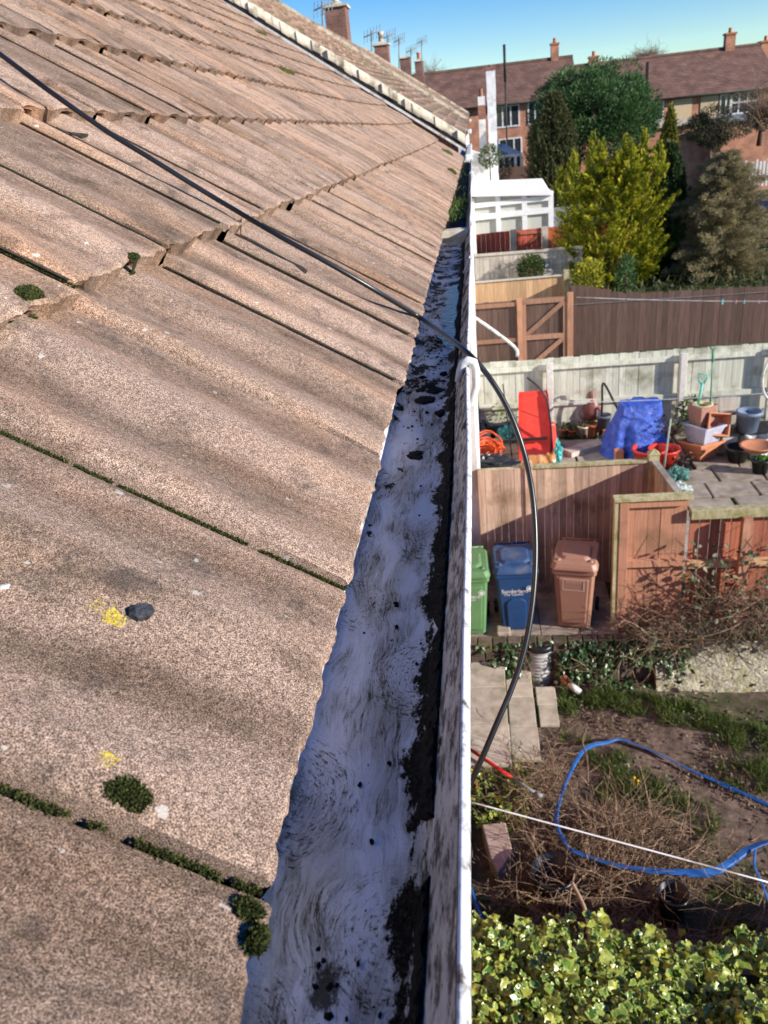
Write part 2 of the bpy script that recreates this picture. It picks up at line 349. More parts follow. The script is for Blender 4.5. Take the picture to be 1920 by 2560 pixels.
DARKW = pm('black_board', (0.012, 0.012, 0.012), (0.03, 0.03, 0.03), 10, 0.5, rnd=0.1)
SILT = pm('wet_silt', (0.005, 0.004, 0.0035), (0.020, 0.015, 0.011), 260, 0.75, spec=0.1, rnd=0.2, bmp=0.9, bd=0.004, detail=6)
MOSS = leafmat('moss', [(0.02, 0.028, 0.01), (0.045, 0.06, 0.012), (0.10, 0.12, 0.02), (0.05, 0.05, 0.025)], 0.8, trans=0.15)
MOSSB = pm('bright_moss', (0.05, 0.065, 0.008), (0.15, 0.17, 0.02), 160, 0.9, rnd=0.2, bmp=0.9, bd=0.006)
LICH = pm('yellow_lichen', (0.30, 0.22, 0.03), (0.66, 0.52, 0.10), 330, 0.9, rnd=0.1, bmp=0.8, bd=0.003)
FARTILE = brickmat('old_roof_tile', (0.20, 0.125, 0.095), (0.27, 0.165, 0.125), (0.10, 0.06, 0.05), bw=0.3, bh=0.17, ms=0.012)
MTILE = pm('mossy_roof_tile', (0.20, 0.13, 0.10), (0.33, 0.21, 0.15), 30, 0.9, rnd=0.35, bmp=0.5, bd=0.01, dirt=(0.13, 0.14, 0.04), dirt_scale=1.6)
TERRA = pm('terracotta', (0.36, 0.13, 0.06), (0.50, 0.20, 0.10), 12, 0.8, rnd=0.12)
GALV = pm('grey_metal', (0.16, 0.17, 0.18), (0.30, 0.31, 0.32), 20, 0.45, rnd=0.1, bmp=0.05)

# ------------------------------------------------------------------ the house under the camera: tiled roof, gutter
PITCH = math.radians(35); GAUGE = 0.405; TILEW = 0.305; STEP = 0.028
E0 = np.array([-0.126, 0.0, -0.350]); U = np.array([-math.cos(PITCH), 0, math.sin(PITCH)]); N = np.array([math.sin(PITCH), 0, math.cos(PITCH)])
ROOF_END = 11.9
def RP(s, y, n=0.0):
    s = np.asarray(s, float)[..., None]; y = np.asarray(y, float)[..., None]; n = np.asarray(n, float)[..., None]
    lift = 0.05*np.clip((y-7)/4.9, 0, 1)**2*np.clip(s/1.0, 0, 1)
    return E0+s*U+n*N+y*np.array([0, 1.0, 0])+lift*np.array([0, 0, 1.0])
WK = np.array([0.0, 0.0, 0.02, 0.055, 0.10, 0.16, 0.24, 0.32, 0.40, 0.47, 0.53, 0.58, 0.63, 0.69, 0.75, 0.82, 0.90, 0.965, 1.0])
ZK = np.array([-0.022, 0.005, 0.0105, 0.0130, 0.0122, 0.0072, 0.0015, -0.001, 0.0005, 0.0065, 0.0115, 0.0135, 0.0126, 0.0075, 0.002, -0.001, -0.0005, 0.0, -0.004])
def tile_height(s, y):
    """height of the tiles' top face over the eave-to-ridge plane at slope distance s, length y"""
    i = math.floor(s/GAUGE) if s > 0 else 0
    w = ((y-0.277) % TILEW)/TILEW
    return -(s-i*GAUGE)/GAUGE*STEP+float(np.interp(max(w, 0.02), WK[1:], ZK[1:]))*(0.40+0.60*min(1, max(0, (s-i*GAUGE)/0.09)))
def roofpt(s, y, h=0.0): return RP(s, y, tile_height(s, y)+h)
def hit(px, py):
    d = ray(px, py); h = 0.0
    for _ in range(12):
        e0 = E0+N*h; p = d*((e0@N)/(d@N)); s = float((p-E0)@U); y = float(p[1]); h = tile_height(max(s, 0.0), y)
    return s, y
house = empty('terraced_house', (-0.5, 5.0, -6.0), 'terraced house with a weathered pink-brown tiled roof and dirty white gutter', 'house')
def build_roof():
    V, Fq, Rr, Ee = [], [], [], []; base = 0
    y0 = 0.277-3*TILEW; nt_ = int((ROOF_END-y0)/TILEW); ncourse = 13
    for i in range(ncourse):
        for j in range(nt_):
            ya = y0+j*TILEW; yc = ya+TILEW/2
            near = yc < 2.6 and i < 3
            wk = np.unique(np.concatenate([np.linspace(0.005, 0.995, 44), WK[1:-1]])) if near else WK[1:-1]
            wk = np.concatenate([[0.0], wk, [1.0]]); nlen = 40 if near else (7 if yc < 6 else 4)
            zz = np.interp(wk, WK[1:], ZK[1:]); zz[0] = -0.024
            length = GAUGE+0.075
            so = random.uniform(-0.005, 0.005); no = random.uniform(-0.0015, 0.0015); tw = random.uniform(-0.003, 0.003)
            s0 = i*GAUGE+so
            ts = np.linspace(0, 1, nlen+1); ts = ts**1.4
            S = s0+ts[:, None]*length+0*wk[None]
            Y = ya+wk[None]*(TILEW-0.0055)+0*ts[:, None]
            fl_ = 0.40+0.60*np.clip((S-s0)/0.09, 0, 1); H = np.where(zz[None] > 0, zz[None]*fl_, zz[None])-(S-s0)/GAUGE*STEP+no+tw*(wk[None]-0.5)
            # worn tail edge: rounded and chipped
            chip = (fbm(Y[0]*55, np.full(len(wk), i*3.1+j), 3)-0.45)*0.012 if near else (vnoise(Y[0]*30, np.full(len(wk), i+0.3), 5)-0.5)*0.004
            S[0] += chip; H[0] -= 0.0035
            if near:
                H += (fbm(S*70, Y*70, 1, 3)-0.45)*0.0016+(fbm(S*9, Y*9, 9, 2)-0.4)*0.003
                S[1] = S[0]+0.004
            # thick tail below the top edge, notched under each roll
            hump = (zz > 0.0085)
            drop = np.where(hump, 0.0085, STEP+0.001-0.60*np.maximum(zz, 0))
            if i == 0: drop = np.full(len(wk), 0.027)
            drop = np.where((wk < 0.045), 0.010, drop)
            P = RP(S, Y, H)
            T = RP(S[0]+0.003, Y[0], H[0]-0.5*drop); Bt = RP(S[0]+0.004, Y[0], H[0]-drop)
            In = RP(S[0]+0.05, Y[0], H[0]-drop-0.003)
            G = np.concatenate([In[None], Bt[None], T[None], P], 0)
            nu, nv = G.shape[:2]; idx = base+np.arange(nu*nv).reshape(nu, nv)
            q = np.stack([idx[:-1, :-1], idx[:-1, 1:], idx[1:, 1:], idx[1:, :-1]], -1).reshape(-1, 4)
            V.append(G.reshape(-1, 3)); Fq.append(q); Rr.append(np.full(len(q), random.random())); base += nu*nv
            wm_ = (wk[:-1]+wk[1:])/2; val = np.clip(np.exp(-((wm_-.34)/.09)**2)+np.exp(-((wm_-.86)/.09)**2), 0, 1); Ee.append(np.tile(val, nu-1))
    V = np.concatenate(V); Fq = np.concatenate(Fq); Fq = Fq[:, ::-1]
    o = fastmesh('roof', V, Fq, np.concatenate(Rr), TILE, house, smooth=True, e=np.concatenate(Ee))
    try: o.data.set_sharp_from_angle(angle=math.radians(50))
    except Exception: pass
build_roof()
# under-roof deck so that no light leaks between the courses, rear slope, wall
m = MB()
a0, a1 = RP(-0.0+0.03, -0.7, -0.062), RP(-0.0+0.03, ROOF_END, -0.062); b0, b1 = RP(5.15, -0.7, -0.06), RP(5.15, ROOF_END, -0.06)
m.add([a0, a1, b1, b0], [(0, 1, 2, 3)])
rx = b0[0]; m.add([b0+[0, 0, 0.05], b1+[0, 0, 0.05], [2*rx+0.3, ROOF_END, -0.4], [2*rx+0.3, -0.7, -0.4]], [(0, 1, 2, 3)])
m.build('roof_deck', DARKW, house)
m = MB(); m.box((-8.3, -0.65, -6.0), (-0.42, 9.88, -0.62)); m.build('wall', BRICK, house)
m = MB(); m.box((-0.18, -0.7, -0.60), (-0.158, ROOF_END, -0.372)); m.box((-0.42, -0.7, -0.615), (-0.18, ROOF_END, -0.60)); m.build('fascia', WHITE, house)

GY0, GY1 = -0.5, ROOF_END
prof = [(-0.156, -0.372), (-0.154, -0.400), (-0.148, -0.414), (-0.138, -0.4205), (-0.120, -0.4225), (-0.100, -0.4235), (-0.080, -0.4235), (-0.066, -0.4225), (-0.058, -0.419), (-0.0515, -0.413), (-0.047, -0.404), (-0.0405, -0.390), (-0.0335, -0.376), (-0.0275, -0.364)]
m = MB()
ys = np.concatenate([np.arange(GY0, 4.0, 0.05), np.arange(4.0, GY1+0.01, 0.4)])
wob = lambda y: 0.0016*math.sin(y*3.1)+0.001*math.sin(y*7.7+1)
m.grid([[(x+wob(y), y, z) for x, z in prof] for y in ys])
m.grid([[(x+wob(y)+(0.003 if x > -0.07 else 0), y, z-0.0035) for x, z in prof[::-1]] for y in ys])
gut = m.build('gutter', GUT, house)
m = MB()
rim = [(-0.0268, -0.366), (-0.0267, -0.3600), (-0.0260, -0.3586), (-0.0245, -0.3584), (-0.0222, -0.3600), (-0.0207, -0.3625), (-0.0203, -0.368), (-0.0225, -0.3700), (-0.0245, -0.376)]
m.grid([[(x+wob(y), y, z) for x, z in rim] for y in ys])
m.build('rim', RIMW, gut)
# clip-on bracket with an outer arm, jointing strap and stop end
for yb in (1.295, 7.6):
    m = MB()
    m.tube([(-0.044, yb, -0.385), (-0.038, yb, -0.366), (-0.032, yb, -0.353), (-0.024, yb, -0.350), (-0.0155, yb, -0.353), (-0.012, yb, -0.366), (-0.013, yb, -0.395), (-0.022, yb, -0.425), (-0.05, yb, -0.434)], [0.005, 0.007, 0.008, 0.008, 0.008, 0.007, 0.0065, 0.0065, 0.006], 8)
    m.build('gutter_bracket', WHITE, gut)
def strap(yj, wd):
    m = MB(); pr = [(x*1.0, z+0.003) for x, z in prof]+[(-0.0268, -0.3545), (-0.0185, -0.3545), (-0.0165, -0.372)]
    m.grid([[(x, y, z+dz) for x, z in pr] for y, dz in ((yj-wd, -0.0035), (yj-wd+0.002, 0.0012), (yj+wd-0.002, 0.0012), (yj+wd, -0.0035))], smooth=False)
    m.build('jointing_strap', WHITE, gut)
strap(2.52, 0.012); strap(3.45, 0.06)
m = MB(); m.box((-0.156, 3.40, -0.424), (-0.04, 3.52, -0.392)); m.box((-0.156, 3.38, -0.395), (-0.022, 3.46, -0.368)); m.build('gutter_outlet_block', CEMENT, gut)

# dark sludge along the foot of the front wall and blobs on the floor
def build_silt():
    m = MB()
    def ridge(ya, yb, xl, xr, h, seed, n=90, k=9):
        ny = max(int((yb-ya)/0.006), 6); rows = []
        for i in range(ny+1):
            y = ya+(yb-ya)*i/ny; e = min(1, (i/ny)/0.08, (1-i/ny)/0.08)
            wl = 0.35+0.95*float(fbm(y*11, seed, seed, 4)); a = xr-(xr-xl)*wl*e; row = []
            for j in range(k+1):
                q = j/k; x = a+(xr-a)*q
                floor_z = float(np.interp(x, [p[0] for p in prof], [p[1] for p in prof]))
                z = floor_z+0.0005+h*math.sin(math.pi*min(1, q*0.98+0.02))**0.6*e*(0.5+1.0*float(fbm(x*160, y*160, seed, 3)))
                if j in (0, k): z = floor_z-0.001
                row.append((x+0.0012*random.gauss(0, 1), y+0.001*random.gauss(0, 1), z+0.0006*random.gauss(0, 1)))
            rows.append(row)
        m.grid(rows)
    for ya, yb, xl, h, sd in ((-0.05, 0.325, -0.057, 0.005, 1), (0.37, 0.60, -0.058, 0.008, 3), (0.58, 0.93, -0.058, 0.007, 5), (0.9, 1.32, -0.062, 0.008, 8), (1.3, 2.6, -0.062, 0.008, 11), (2.5, 3.4, -0.062, 0.006, 13)): ridge(ya, yb, xl, -0.046, h, sd)
    for k in range(9):
        y = random.uniform(1.05, 1.75); x = random.uniform(-0.13, -0.07); L = random.uniform(.008, .03)
        m.ball((x, y, -0.4225), (L*.5, L*random.uniform(.5, 1.2), random.uniform(.001, .0025)), 6, 12, jit=0.4)
    for k in range(150):
        y = random.uniform(0.05, 2.2) if k < 110 else random.uniform(1.0, 2.4); x = random.uniform(-0.135, -0.06)
        r = random.choice([0.0005, 0.0006, 0.0008, 0.001, 0.0015]) if y < 1.0 else random.uniform(0.0006, 0.003)
        m.ball((x, y, -0.4225), (r, r*random.uniform(0.8, 2.2), r*0.8), 4, 7, jit=0.3)
    for y, x, r in ((0.244, -0.083, 0.0024), (0.44, -0.083, 0.0018), (0.368, -0.088, 0.0020), (0.62, -0.093, 0.002), (0.66, -0.097, 0.0028)):
        m.ball((x, y, -0.4215), (r, r, r), 5, 8, jit=0.3)
    for k in range(14):                                              # the dark smudge in the middle of the floor
        a = random.gauss(0, 1); y = 0.270+0.016*random.gauss(0, 1); x = -0.102+0.008*a-0.3*(y-0.270)
        r = random.uniform(0.0003, 0.0012) if k > 60 else random.uniform(.001, .002)
        m.ball((x, y, -0.4233), (r*1.4, r*1.6, r*0.6), 3, 5, jit=0.3)
    tag(m.build('silt', SILT), 'black wet silt lying along the bottom of the white gutter', kind='stuff')
build_silt()
mw, t, b, tc = newmat('still_water'); b.inputs['Base Color'].default_value = (0.006, 0.012, 0.03, 1); b.inputs['Roughness'].default_value = 0.12; b.inputs['IOR'].default_value = 1.5
bump(t, b, noise(t, tc, 60, 5), 0.5, 0.006)
rows = []
for y in np.linspace(1.66, 2.42, 40):
    e = max(0.02, min(1, (y-1.66)/0.1, (2.42-y)/0.15)); c = 0.055*(float(fbm(y*16, 2, 4, 4))-0.42)
    rows.append([(-0.075+c-0.034*e*0.9, y, -0.4195), (-0.070+c*0.5, y, -0.4193), (-0.052, y, -0.4190)])
m = MB(); m.grid(rows); tag(m.build('rainwater', mw), 'shallow blue rainwater standing in the gutter', kind='stuff')
rows = []
for y in np.linspace(3.56, 11.5, 60):
    rows.append([(-0.150+k*0.0135, y, -0.405+0.012*float(fbm(k*0.9, y*5, 3))) for k in range(8)])
m = MB(); m.grid(rows); tag(m.build('sludge', SILT), 'black sludge filling the far end of the gutter', kind='stuff')
n = 420; P = np.stack([RNG.uniform(-0.15, -0.05, n), np.concatenate([RNG.uniform(3.9, 5.4, 300), RNG.uniform(5.4, 11, 120)]), np.full(n, -0.402)], 1)
D = np.stack([RNG.normal(0, 0.5, n), RNG.normal(0, 0.5, n), np.ones(n)], 1)
GRASSL = leafmat('grass_blade', [(0.03, 0.06, 0.008), (0.07, 0.13, 0.015), (0.14, 0.20, 0.03)], 0.6)
tag(scatter([blades(P, D, RNG.uniform(0.02, 0.055, n), 0.005)], 'grass', GRASSL), 'short grass sprouting from the blocked far end of the gutter', kind='stuff')

# what lies on the roof
def moss_clump(s, y, ls, ly, h, label, n=700, mat=MOSS, group='moss clumps on the near roof', hs=1.0):
    c = roofpt(s, y)
    a = RNG.uniform(0, 2*np.pi, n); r = np.sqrt(RNG.random(n)); ds = np.cos(a)*r*ls; dy = np.sin(a)*r*ly
    rw = 1-0.35*np.array([float(vnoise(3+2*math.cos(v), 3+2*math.sin(v), ls*1000)) for v in a]); ds = ds*rw; dy = dy*rw; P = np.stack([roofpt(s+ds[k], y+dy[k], h*0.5*(1-r[k]**2)-0.001) for k in range(n)])
    D = N*0.8+RNG.normal(0, 0.6, (n, 3))
    V, Fq, rr = blades(P, D, RNG.uniform(0.0016, 0.0045, n)*hs, 0.0015*hs)
    mb = MB(); mb.ball((0, 0, 0), (1, 1, 1), 8, 14, jit=0.12)
    core = np.array(mb.v); core = np.stack([roofpt(s+q[0]*ls*0.68, y+q[1]*ly*0.68, q[2]*h*0.5) for q in core])
    Vc = core; o = scatter([(V, Fq, rr), (Vc, np.array([f for f in mb.f]), np.full(len(mb.f), 0.1))], 'moss_clump', mat)
    return tag(o, label, 'moss', group)
moss_clump(*hit(278, 1718), 0.0165, 0.0085, 0.007, 'dark green moss cushion sitting below the yellow lichen on the near tile', 2600)
moss_clump(*hit(66, 636), 0.013, 0.026, 0.016, 'moss tuft packed under the tile corner at the left edge of the roof', 2200)
moss_clump(*hit(290, 556), 0.008, 0.013, 0.008, 'small moss tuft plugging the second slot under the tile step', 1200)
moss_clump(*hit(535, 1965), 0.009, 0.006, 0.007, 'green moss hanging off the nearest tile corner over the gutter', 1600)
moss_clump(-0.002, 0.246, 0.006, 0.009, 0.012, 'green moss growing down from the nearest tile corner into the gutter', 2000)
for (px, py, ls, ly, lab) in ((968, 330, 0.10, 0.22, 'bright green moss streak near the far eave corner of the roof'), (975, 372, 0.05, 0.12, 'small bright moss patch below the longer moss streak at the far eave'),
                              (622, 152, 0.07, 0.25, 'bright moss patch on the third far tile course'), (565, 76, 0.07, 0.3, 'bright moss patch high on the roof under the brick gable')):
    d = ray(px, py); t_ = (E0@N)/(d@N); p = d*t_; s_ = float((p-E0)@U); y_ = float(p[1])
    if y_ > 11.2 or y_ < 0: y_ = 10.6; s_ = s_*0.8
    moss_clump(max(s_, 0.06), y_, ls, ly, 0.03, lab, 500, MOSSB, 'bright moss on the far roof', 4)
def build_joint_moss():
    sets = []
    for jy, (sa, sb), dens in ((0.277, (0.0, 0.17), 1.0), (0.277+TILEW, (0.0, 0.36), 1.0), (0.277+3*TILEW, (0.36, 0.405), 0.5), (0.277+2*TILEW, (0.40, 0.52), 0.6)):
        n = int(15000*(sb-sa)*dens); s = RNG.uniform(sa, sb, n)
        keep = fbm(s*38, np.full(n, jy), 2) > 0.31; s = s[keep]; n = len(s)
        y = jy-0.0035+RNG.normal(0, 0.0012, n); P = np.stack([RP(s[k], y[k], -(s[k] % GAUGE)/GAUGE*STEP-0.004) for k in range(n)])
        D = N+np.array([0, -0.5, 0])+RNG.normal(0, 0.7, (n, 3))
        sets.append(blades(P, D, RNG.uniform(0.0012, 0.0038, n), 0.0013))
    tag(scatter(sets, 'joint_moss', MOSS), 'thin moss growing in the joints between the near tiles', kind='stuff')
build_joint_moss()
def build_joint_shade():  # thin dark ribbons that paint the shade of the gaps between tiles
    m = MB()
    for j in range(2, 9):
        jy = 0.277+j*TILEW
        for i in range(0, 5):
            if random.random() < .3: continue
            a = i*GAUGE+.012; b = (i+1)*GAUGE-.004; k = 16; rows = []
            for c in range(k+1):
                s_ = a+(b-a)*c/k; wv_ = .0016+.0035*float(vnoise(s_*30, jy*7, 3)); b_ = -(s_-i*GAUGE)/GAUGE*STEP; rows.append([RP(s_, jy-.0062, b_+.0006), RP(s_, jy-.0062+.0012+wv_*.5, b_+.0012), RP(s_, jy-.0004, b_+.0008)])
            m.grid(rows)
    tag(m.build('joint_shade', JOINTSHADE), 'dark line painted as the shaded gap in the side joints of the tiles', kind='stuff')
JOINTSHADE = pm('joint_shade_mat', (0.02, 0.017, 0.012), (0.075, 0.058, 0.04), 130, 0.95, rnd=0, bmp=0.8, bd=0.004, dirt=(0.05, 0.06, 0.015), dirt_scale=14)
build_joint_shade()
def lichen(s, y, r, label, seed):
    m = MB()
    for k in range(1000):
        a = random.uniform(0, 6.283); q = random.random()**0.6; lim = r*(0.6+0.75*float(vnoise(math.cos(a)*2.2+5, math.sin(a)*2.2+5, seed)))
        if float(fbm(math.cos(a)*q*4+9, math.sin(a)*q*4+9, seed, 3)) < 0.33: continue
        z = random.uniform(0.0004, 0.0009); m.ball(roofpt(s+q*lim*math.cos(a), y+q*lim*math.sin(a), 0.0009), (z*1.2, z*1.2, z*0.8), 3, 5, jit=0.35)
    tag(m.build('lichen_patch', LICH), label, 'lichen', 'yellow lichen patches')
lichen(*hit(198, 1302), 0.0062, 'round yellow lichen patch farthest from the black stone flake', 4)
lichen(*hit(243, 1336), 0.0068, 'yellow lichen patch touching the black stone flake', 4)
lichen(*hit(226, 1640), 0.0060, 'duller yellow lichen patch above the dark moss cushion', 7)
STONE = pm('slate_flake', (0.010, 0.012, 0.016), (0.06, 0.064, 0.075), 160, 0.6, rnd=0.1, bmp=0.8, bd=0.004)
m = MB(); o2 = [(-0.016, 0.004), (-0.012, 0.012), (-0.002, 0.013), (0.008, 0.010), (0.015, 0.003), (0.013, -0.006), (0.004, -0.010), (-0.010, -0.007)]
S_, Y_ = hit(303, 1332); V = [roofpt(S_+dy_*0.45-dx_*0.32, Y_+dx_*0.42+dy_*0.3, hh*0.75+0.0008) for hh, kk in ((-0.001, 0.92), (0.006, 1.0), (0.0095, 0.70)) for dx_, dy_ in [(p[0]*kk, p[1]*kk) for p in o2]]
V.append(roofpt(S_, Y_, 0.0076)); k8 = 8
m.add(V, [(i+r*8, (i+1) % 8+r*8, (i+1) % 8+r*8+8, i+r*8+8) for r in (0, 1) for i in range(8)]+[(16+i, 16+(i+1) % 8, 24) for i in range(8)])
tag(m.build('stone_flake', STONE), 'small black stone flake lying beside yellow lichen on the near tile', 'stone')
m = MB(); p0 = roofpt(*hit(6, 1270), 0.001)
m.ball(p0, (0.005, 0.0035, 0.0014), 6, 12, jit=0.2); tag(m.build('bird_dropping', pm('chalk_white', (0.6, 0.58, 0.54), (0.75, 0.74, 0.7), 90, 0.9, rnd=0)), 'white bird dropping at the left edge of the near tile', 'dropping')

DARKSTREAK = pm('dark_streak_mat', (0.018, 0.015, 0.012), (0.05, 0.042, 0.03), 120, 0.9, rnd=0, bmp=0.8, bd=0.004)  # near-black brown for the two tapering streaks laid on the tiles
for (xa_, ya_, xb_, yb_, lab) in ((508, 502, 654, 606, 'dark tapering streak below the tile joint left of the cable'), (130, 252, 186, 292, 'short dark streak under the tile notch beside the upper cable')):
    rows = []; (sA, yA), (sB, yB) = hit(xa_, ya_), hit(xb_, yb_)
    for k in range(15):
        f = k/14; s_ = sA+(sB-sA)*f; y_ = yA+(yB-yA)*f+.03*math.sin(f*3.14); wd_ = 0.005+0.016*f**2*(1 if k < 13 else 0.6 if k == 13 else 0.1)
        rows.append([roofpt(s_, y_+q_*wd_, 0.006-0.005*abs(q_)) for q_ in (-1, -.4, .4, 1)])
    m = MB(); m.grid(rows); tag(m.build('dark_streak', DARKSTREAK), lab, 'moss')
# black cable over the roof, across the gutter and down in a loop
pts = []
for px, py, h in ((-60, 75, 0.034), (0, 117, 0.034), (110, 199, 0.030), (230, 283, 0.020), (330, 345, 0.017), (430, 407, 0.013), (500, 449, 0.013), (600, 508, 0.022), (700, 563, 0.026), (800, 621, 0.022), (870, 663, 0.012), (915, 691, 0.008)):
    e0 = E0+N*h; d = ray(px, py); pts.append(d*((e0@N)/(d@N)))
zc = lambda p: (RW.T@np.asarray(p))[2]
for px, py, D in ((962, 724, 1.47), (1010, 762, 1.345), (1050, 806, 1.33), (1085, 860, 1.33), (1112, 918, 1.33), (1134, 985, 1.33), (1149, 1060, 1.32), (1156, 1140, 1.31), (1156, 1230, 1.30), (1148, 1320, 1.29), (1131, 1410, 1.28), (1104, 1490, 1.27), (1072, 1565, 1.26), (1040, 1640, 1.26), (1010, 1705, 1.27), (975, 1775, 1.30)):
    pts.append(atD(px, py, D))
def smooth(pts, k=6):
    out = []; P = [Vector(p) for p in pts]
    for i in range(len(P)-1):
        a, b_, c, d = P[max(i-1, 0)], P[i], P[i+1], P[min(i+2, len(P)-1)]
        for j in range(k):
            t = j/k; out.append(0.5*((2*b_)+(c-a)*t+(2*a-5*b_+4*c-d)*t*t+(3*b_-a-3*c+d)*t**3))
    return out+[P[-1]]
m = MB(); m.tube(smooth(pts), 0.0048, 12)
tag(m.build('cable', BLACK), 'black cable running down over the roof tiles and looping past the gutter', 'cable')

# ------------------------------------------------------------------ the rest of the row: next houses, chimneys, aerials
def row_house(name, label, ya, yb, dz, group, tilt, wallx=-0.14):
    h = empty(name, (-0.5, (ya+yb)/2, -6.0), label, 'house', group)
    tp = math.tan(math.radians(34.2)); ex, ez = -0.10, -0.12+dz; rX = -4.2; rz = ez+(ex-rX)*tp
    P = lambda x, y, o=0.0: (x, y, ez+(ex-x)*tp+o)
    Pt = lambda x, y, o=0.0: (x, y, ez+(ex-x)*tp+o+tilt*max(0, y-ya-0.1))
    m = MB(); nx, ny = 26, int((yb-ya)/0.33)
    for i in range(nx):
        xa = ex-(ex-rX)*i/nx; xb = ex-(ex-rX)*(i+1)/nx
        for j in range(ny):
            y0 = ya+(yb-ya)*j/ny; y1 = ya+(yb-ya)*(j+1)/ny; q = random.uniform(0, 0.012)
            m.add([Pt(xa, y0, 0.03+q), Pt(xa, y1-0.01, 0.03+q), Pt(xb, y1-0.01, 0.005), Pt(xb, y0, 0.005), Pt(xa, y0, -0.02), Pt(xa, y1-0.01, -0.02)], [(0, 1, 2, 3), (4, 5, 1, 0)])
    rf = m.build('roof', MTILE, h)
    m = MB(); m.add([P(ex, ya, -0.03), Pt(ex, yb, -0.03), Pt(rX, yb, -0.03), P(rX, ya, -0.03), (2*rX, ya, ez), (2*rX, yb, ez)], [(0, 1, 2, 3), (3, 2, 5, 4)]); m.build('roof_deck', DARKW, h)
    # mortar bedded verge, dark undercloak and pale strip, brick below
    if ya < 13:
        m = MB(); k = 42
        for i in range(k):
            xa = ex-(ex-rX)*i/k; xb = ex-(ex-rX)*(i+1)/k; b_ = random.uniform(-0.018, 0.018); c = random.uniform(0.0, 0.03)
            m.add([P(xa, ya-0.05-c, -0.075+b_), P(xa, ya-0.06-c, 0.045+b_), P(xa, ya+0.07, 0.055), P(xb, ya-0.05-c, -0.075+b_*0.6), P(xb, ya-0.06-c, 0.045+b_*0.6), P(xb, ya+0.07, 0.055)], [(0, 3, 4, 1), (1, 4, 5, 2)], smooth=True)
        m.build('verge_mortar', CEMENT, h)
        m = MB(); m.bar(P(ex, ya-0.03, -0.105), P(rX, ya-0.03, -0.105), 0.05, 0.05); m.build('undercloak', DARKW, h)
        m = MB(); m.bar(P(ex, ya-0.045, -0.148), P(rX, ya-0.045, -0.148), 0.03, 0.03); m.build('verge_trim', WHITE, h)
    else:
        m = MB(); m.bar(P(ex, ya-0.03, 0.02), P(rX, ya-0.03, 0.02), 0.07, 0.07); m.build('verge_mortar', CEMENT, h)
        m = MB(); m.bar(P(ex, ya-0.06, -0.08), P(rX, ya-0.06, -0.08), 0.05, 0.07); m.build('undercloak', DARKW, h)
    m = MB(); m.add([(wallx-0.06, ya, -6.3), (wallx-0.06, ya, ez-0.1), (rX, ya, rz-0.12), (2*rX+0.3, ya, ez-0.1), (2*rX+0.3, ya, -6.3)], [(0, 1, 2, 3, 4)]); m.build('gable_wall', BRICK, h)
    m = MB(); m.box((2*rX+0.4, ya+0.02, -6.3), (wallx, yb-0.02, ez-0.25)); m.build('wall', RENDER, h)
    m = MB(); m.box((-0.12, ya, ez-0.3), (-0.02, yb, ez-0.2)); m.build('gutter', WHITE, h, bevel=0.02)
    if ya < 13:
        m = MB(); m.box((-0.6, 9.95, -6.3), (wallx+0.002, ya+0.01, -0.70)); m.build('rear_wall', RENDER, h)
    return h, P, rX, rz
h2, P2, rX2, rz2 = row_house('terraced_house', 'next terraced house with cream mortar verge and mossy tiles above the near roof', 11.95, 20.0, 0.0, 'terraced houses of the row', 0.034, -0.14)
h3, P3, rX3, rz3 = row_house('terraced_house', 'third house of the row whose dark-edged verge rises behind the cream verge', 20.02, 36.0, 0.30, 'terraced houses of the row', 0.020, -0.14)
h4, P4, rX4, rz4 = row_house('terraced_house', 'last house of the row glimpsed over the dark-edged verge', 36.02, 50.0, 0.66, 'terraced houses of the row', 0.01, -0.3)
def stack_on(parent, px0, px1, ptop, pbot, D, pots, mat=BRICKD):
    a = atD(px0, (ptop+pbot)/2, D); b = atD(px1, (ptop+pbot)/2, D); c = (a+b)/2; wd = abs(b[0]-a[0])
    zt = atY((px0+px1)/2, ptop, c[1])[2]; zb = zt-2.6
    m = MB(); m.box((c[0]-wd/2, c[1]-wd*0.6, zb), (c[0]+wd/2, c[1]+wd*0.6, zt-wd*0.12)); ch = m.build('chimney', mat, parent)
    m = MB(); q = wd*0.60; m.box((c[0]-q, c[1]-q*1.2, zt-wd*0.12), (c[0]+q, c[1]+q*1.2, zt-wd*0.02))
    m.lathe([(q*1.1, -wd*0.02), (q*0.5, wd*0.16)], (c[0], c[1], zt), sq=4); m.build('cap', CEMENT, ch)
    if pots:
        m = MB(); m.lathe([(0.13, 0.0), (0.11, 0.3), (0.14, 0.33), (0.14, 0.42), (0.09, 0.42)], (c[0], c[1], zt+wd*0.1), 12); m.build('pot', TERRA if pots == 2 else CEMENT, ch)
    return ch, c, zt
def aerial(parent, px, ptop, pbot, Y, arms, ang=0.3):
    t = atY(px, ptop, Y); bt = atY(px, pbot, Y); m = MB(); m.tube([(bt[0], Y, bt[2]), (t[0], Y, t[2])], 0.03, 5)
    z = t[2]-0.12; L = arms
    m.tube([(t[0]-L*0.6, Y, z-ang*0.3), (t[0]+L*0.6, Y, z+ang*0.3)], 0.022, 5)
    for k in range(6):
        q = -0.55+k*0.22; m.tube([(t[0]+L*q, Y-0.25, z-0.25+q*ang*0.5), (t[0]+L*q, Y+0.25, z+0.25+q*ang*0.5)], 0.014, 4)
    m.build('aerial', GALV, parent)
stack_on(h3, 707, 752, 12, 85, 28, 1); stack_on(h3, 811, 841, 95, 140, 36, 1); stack_on(h4, 865, 887, 124, 160, 47, 0); stack_on(h4, 897, 915, 131, 165, 52, 2)
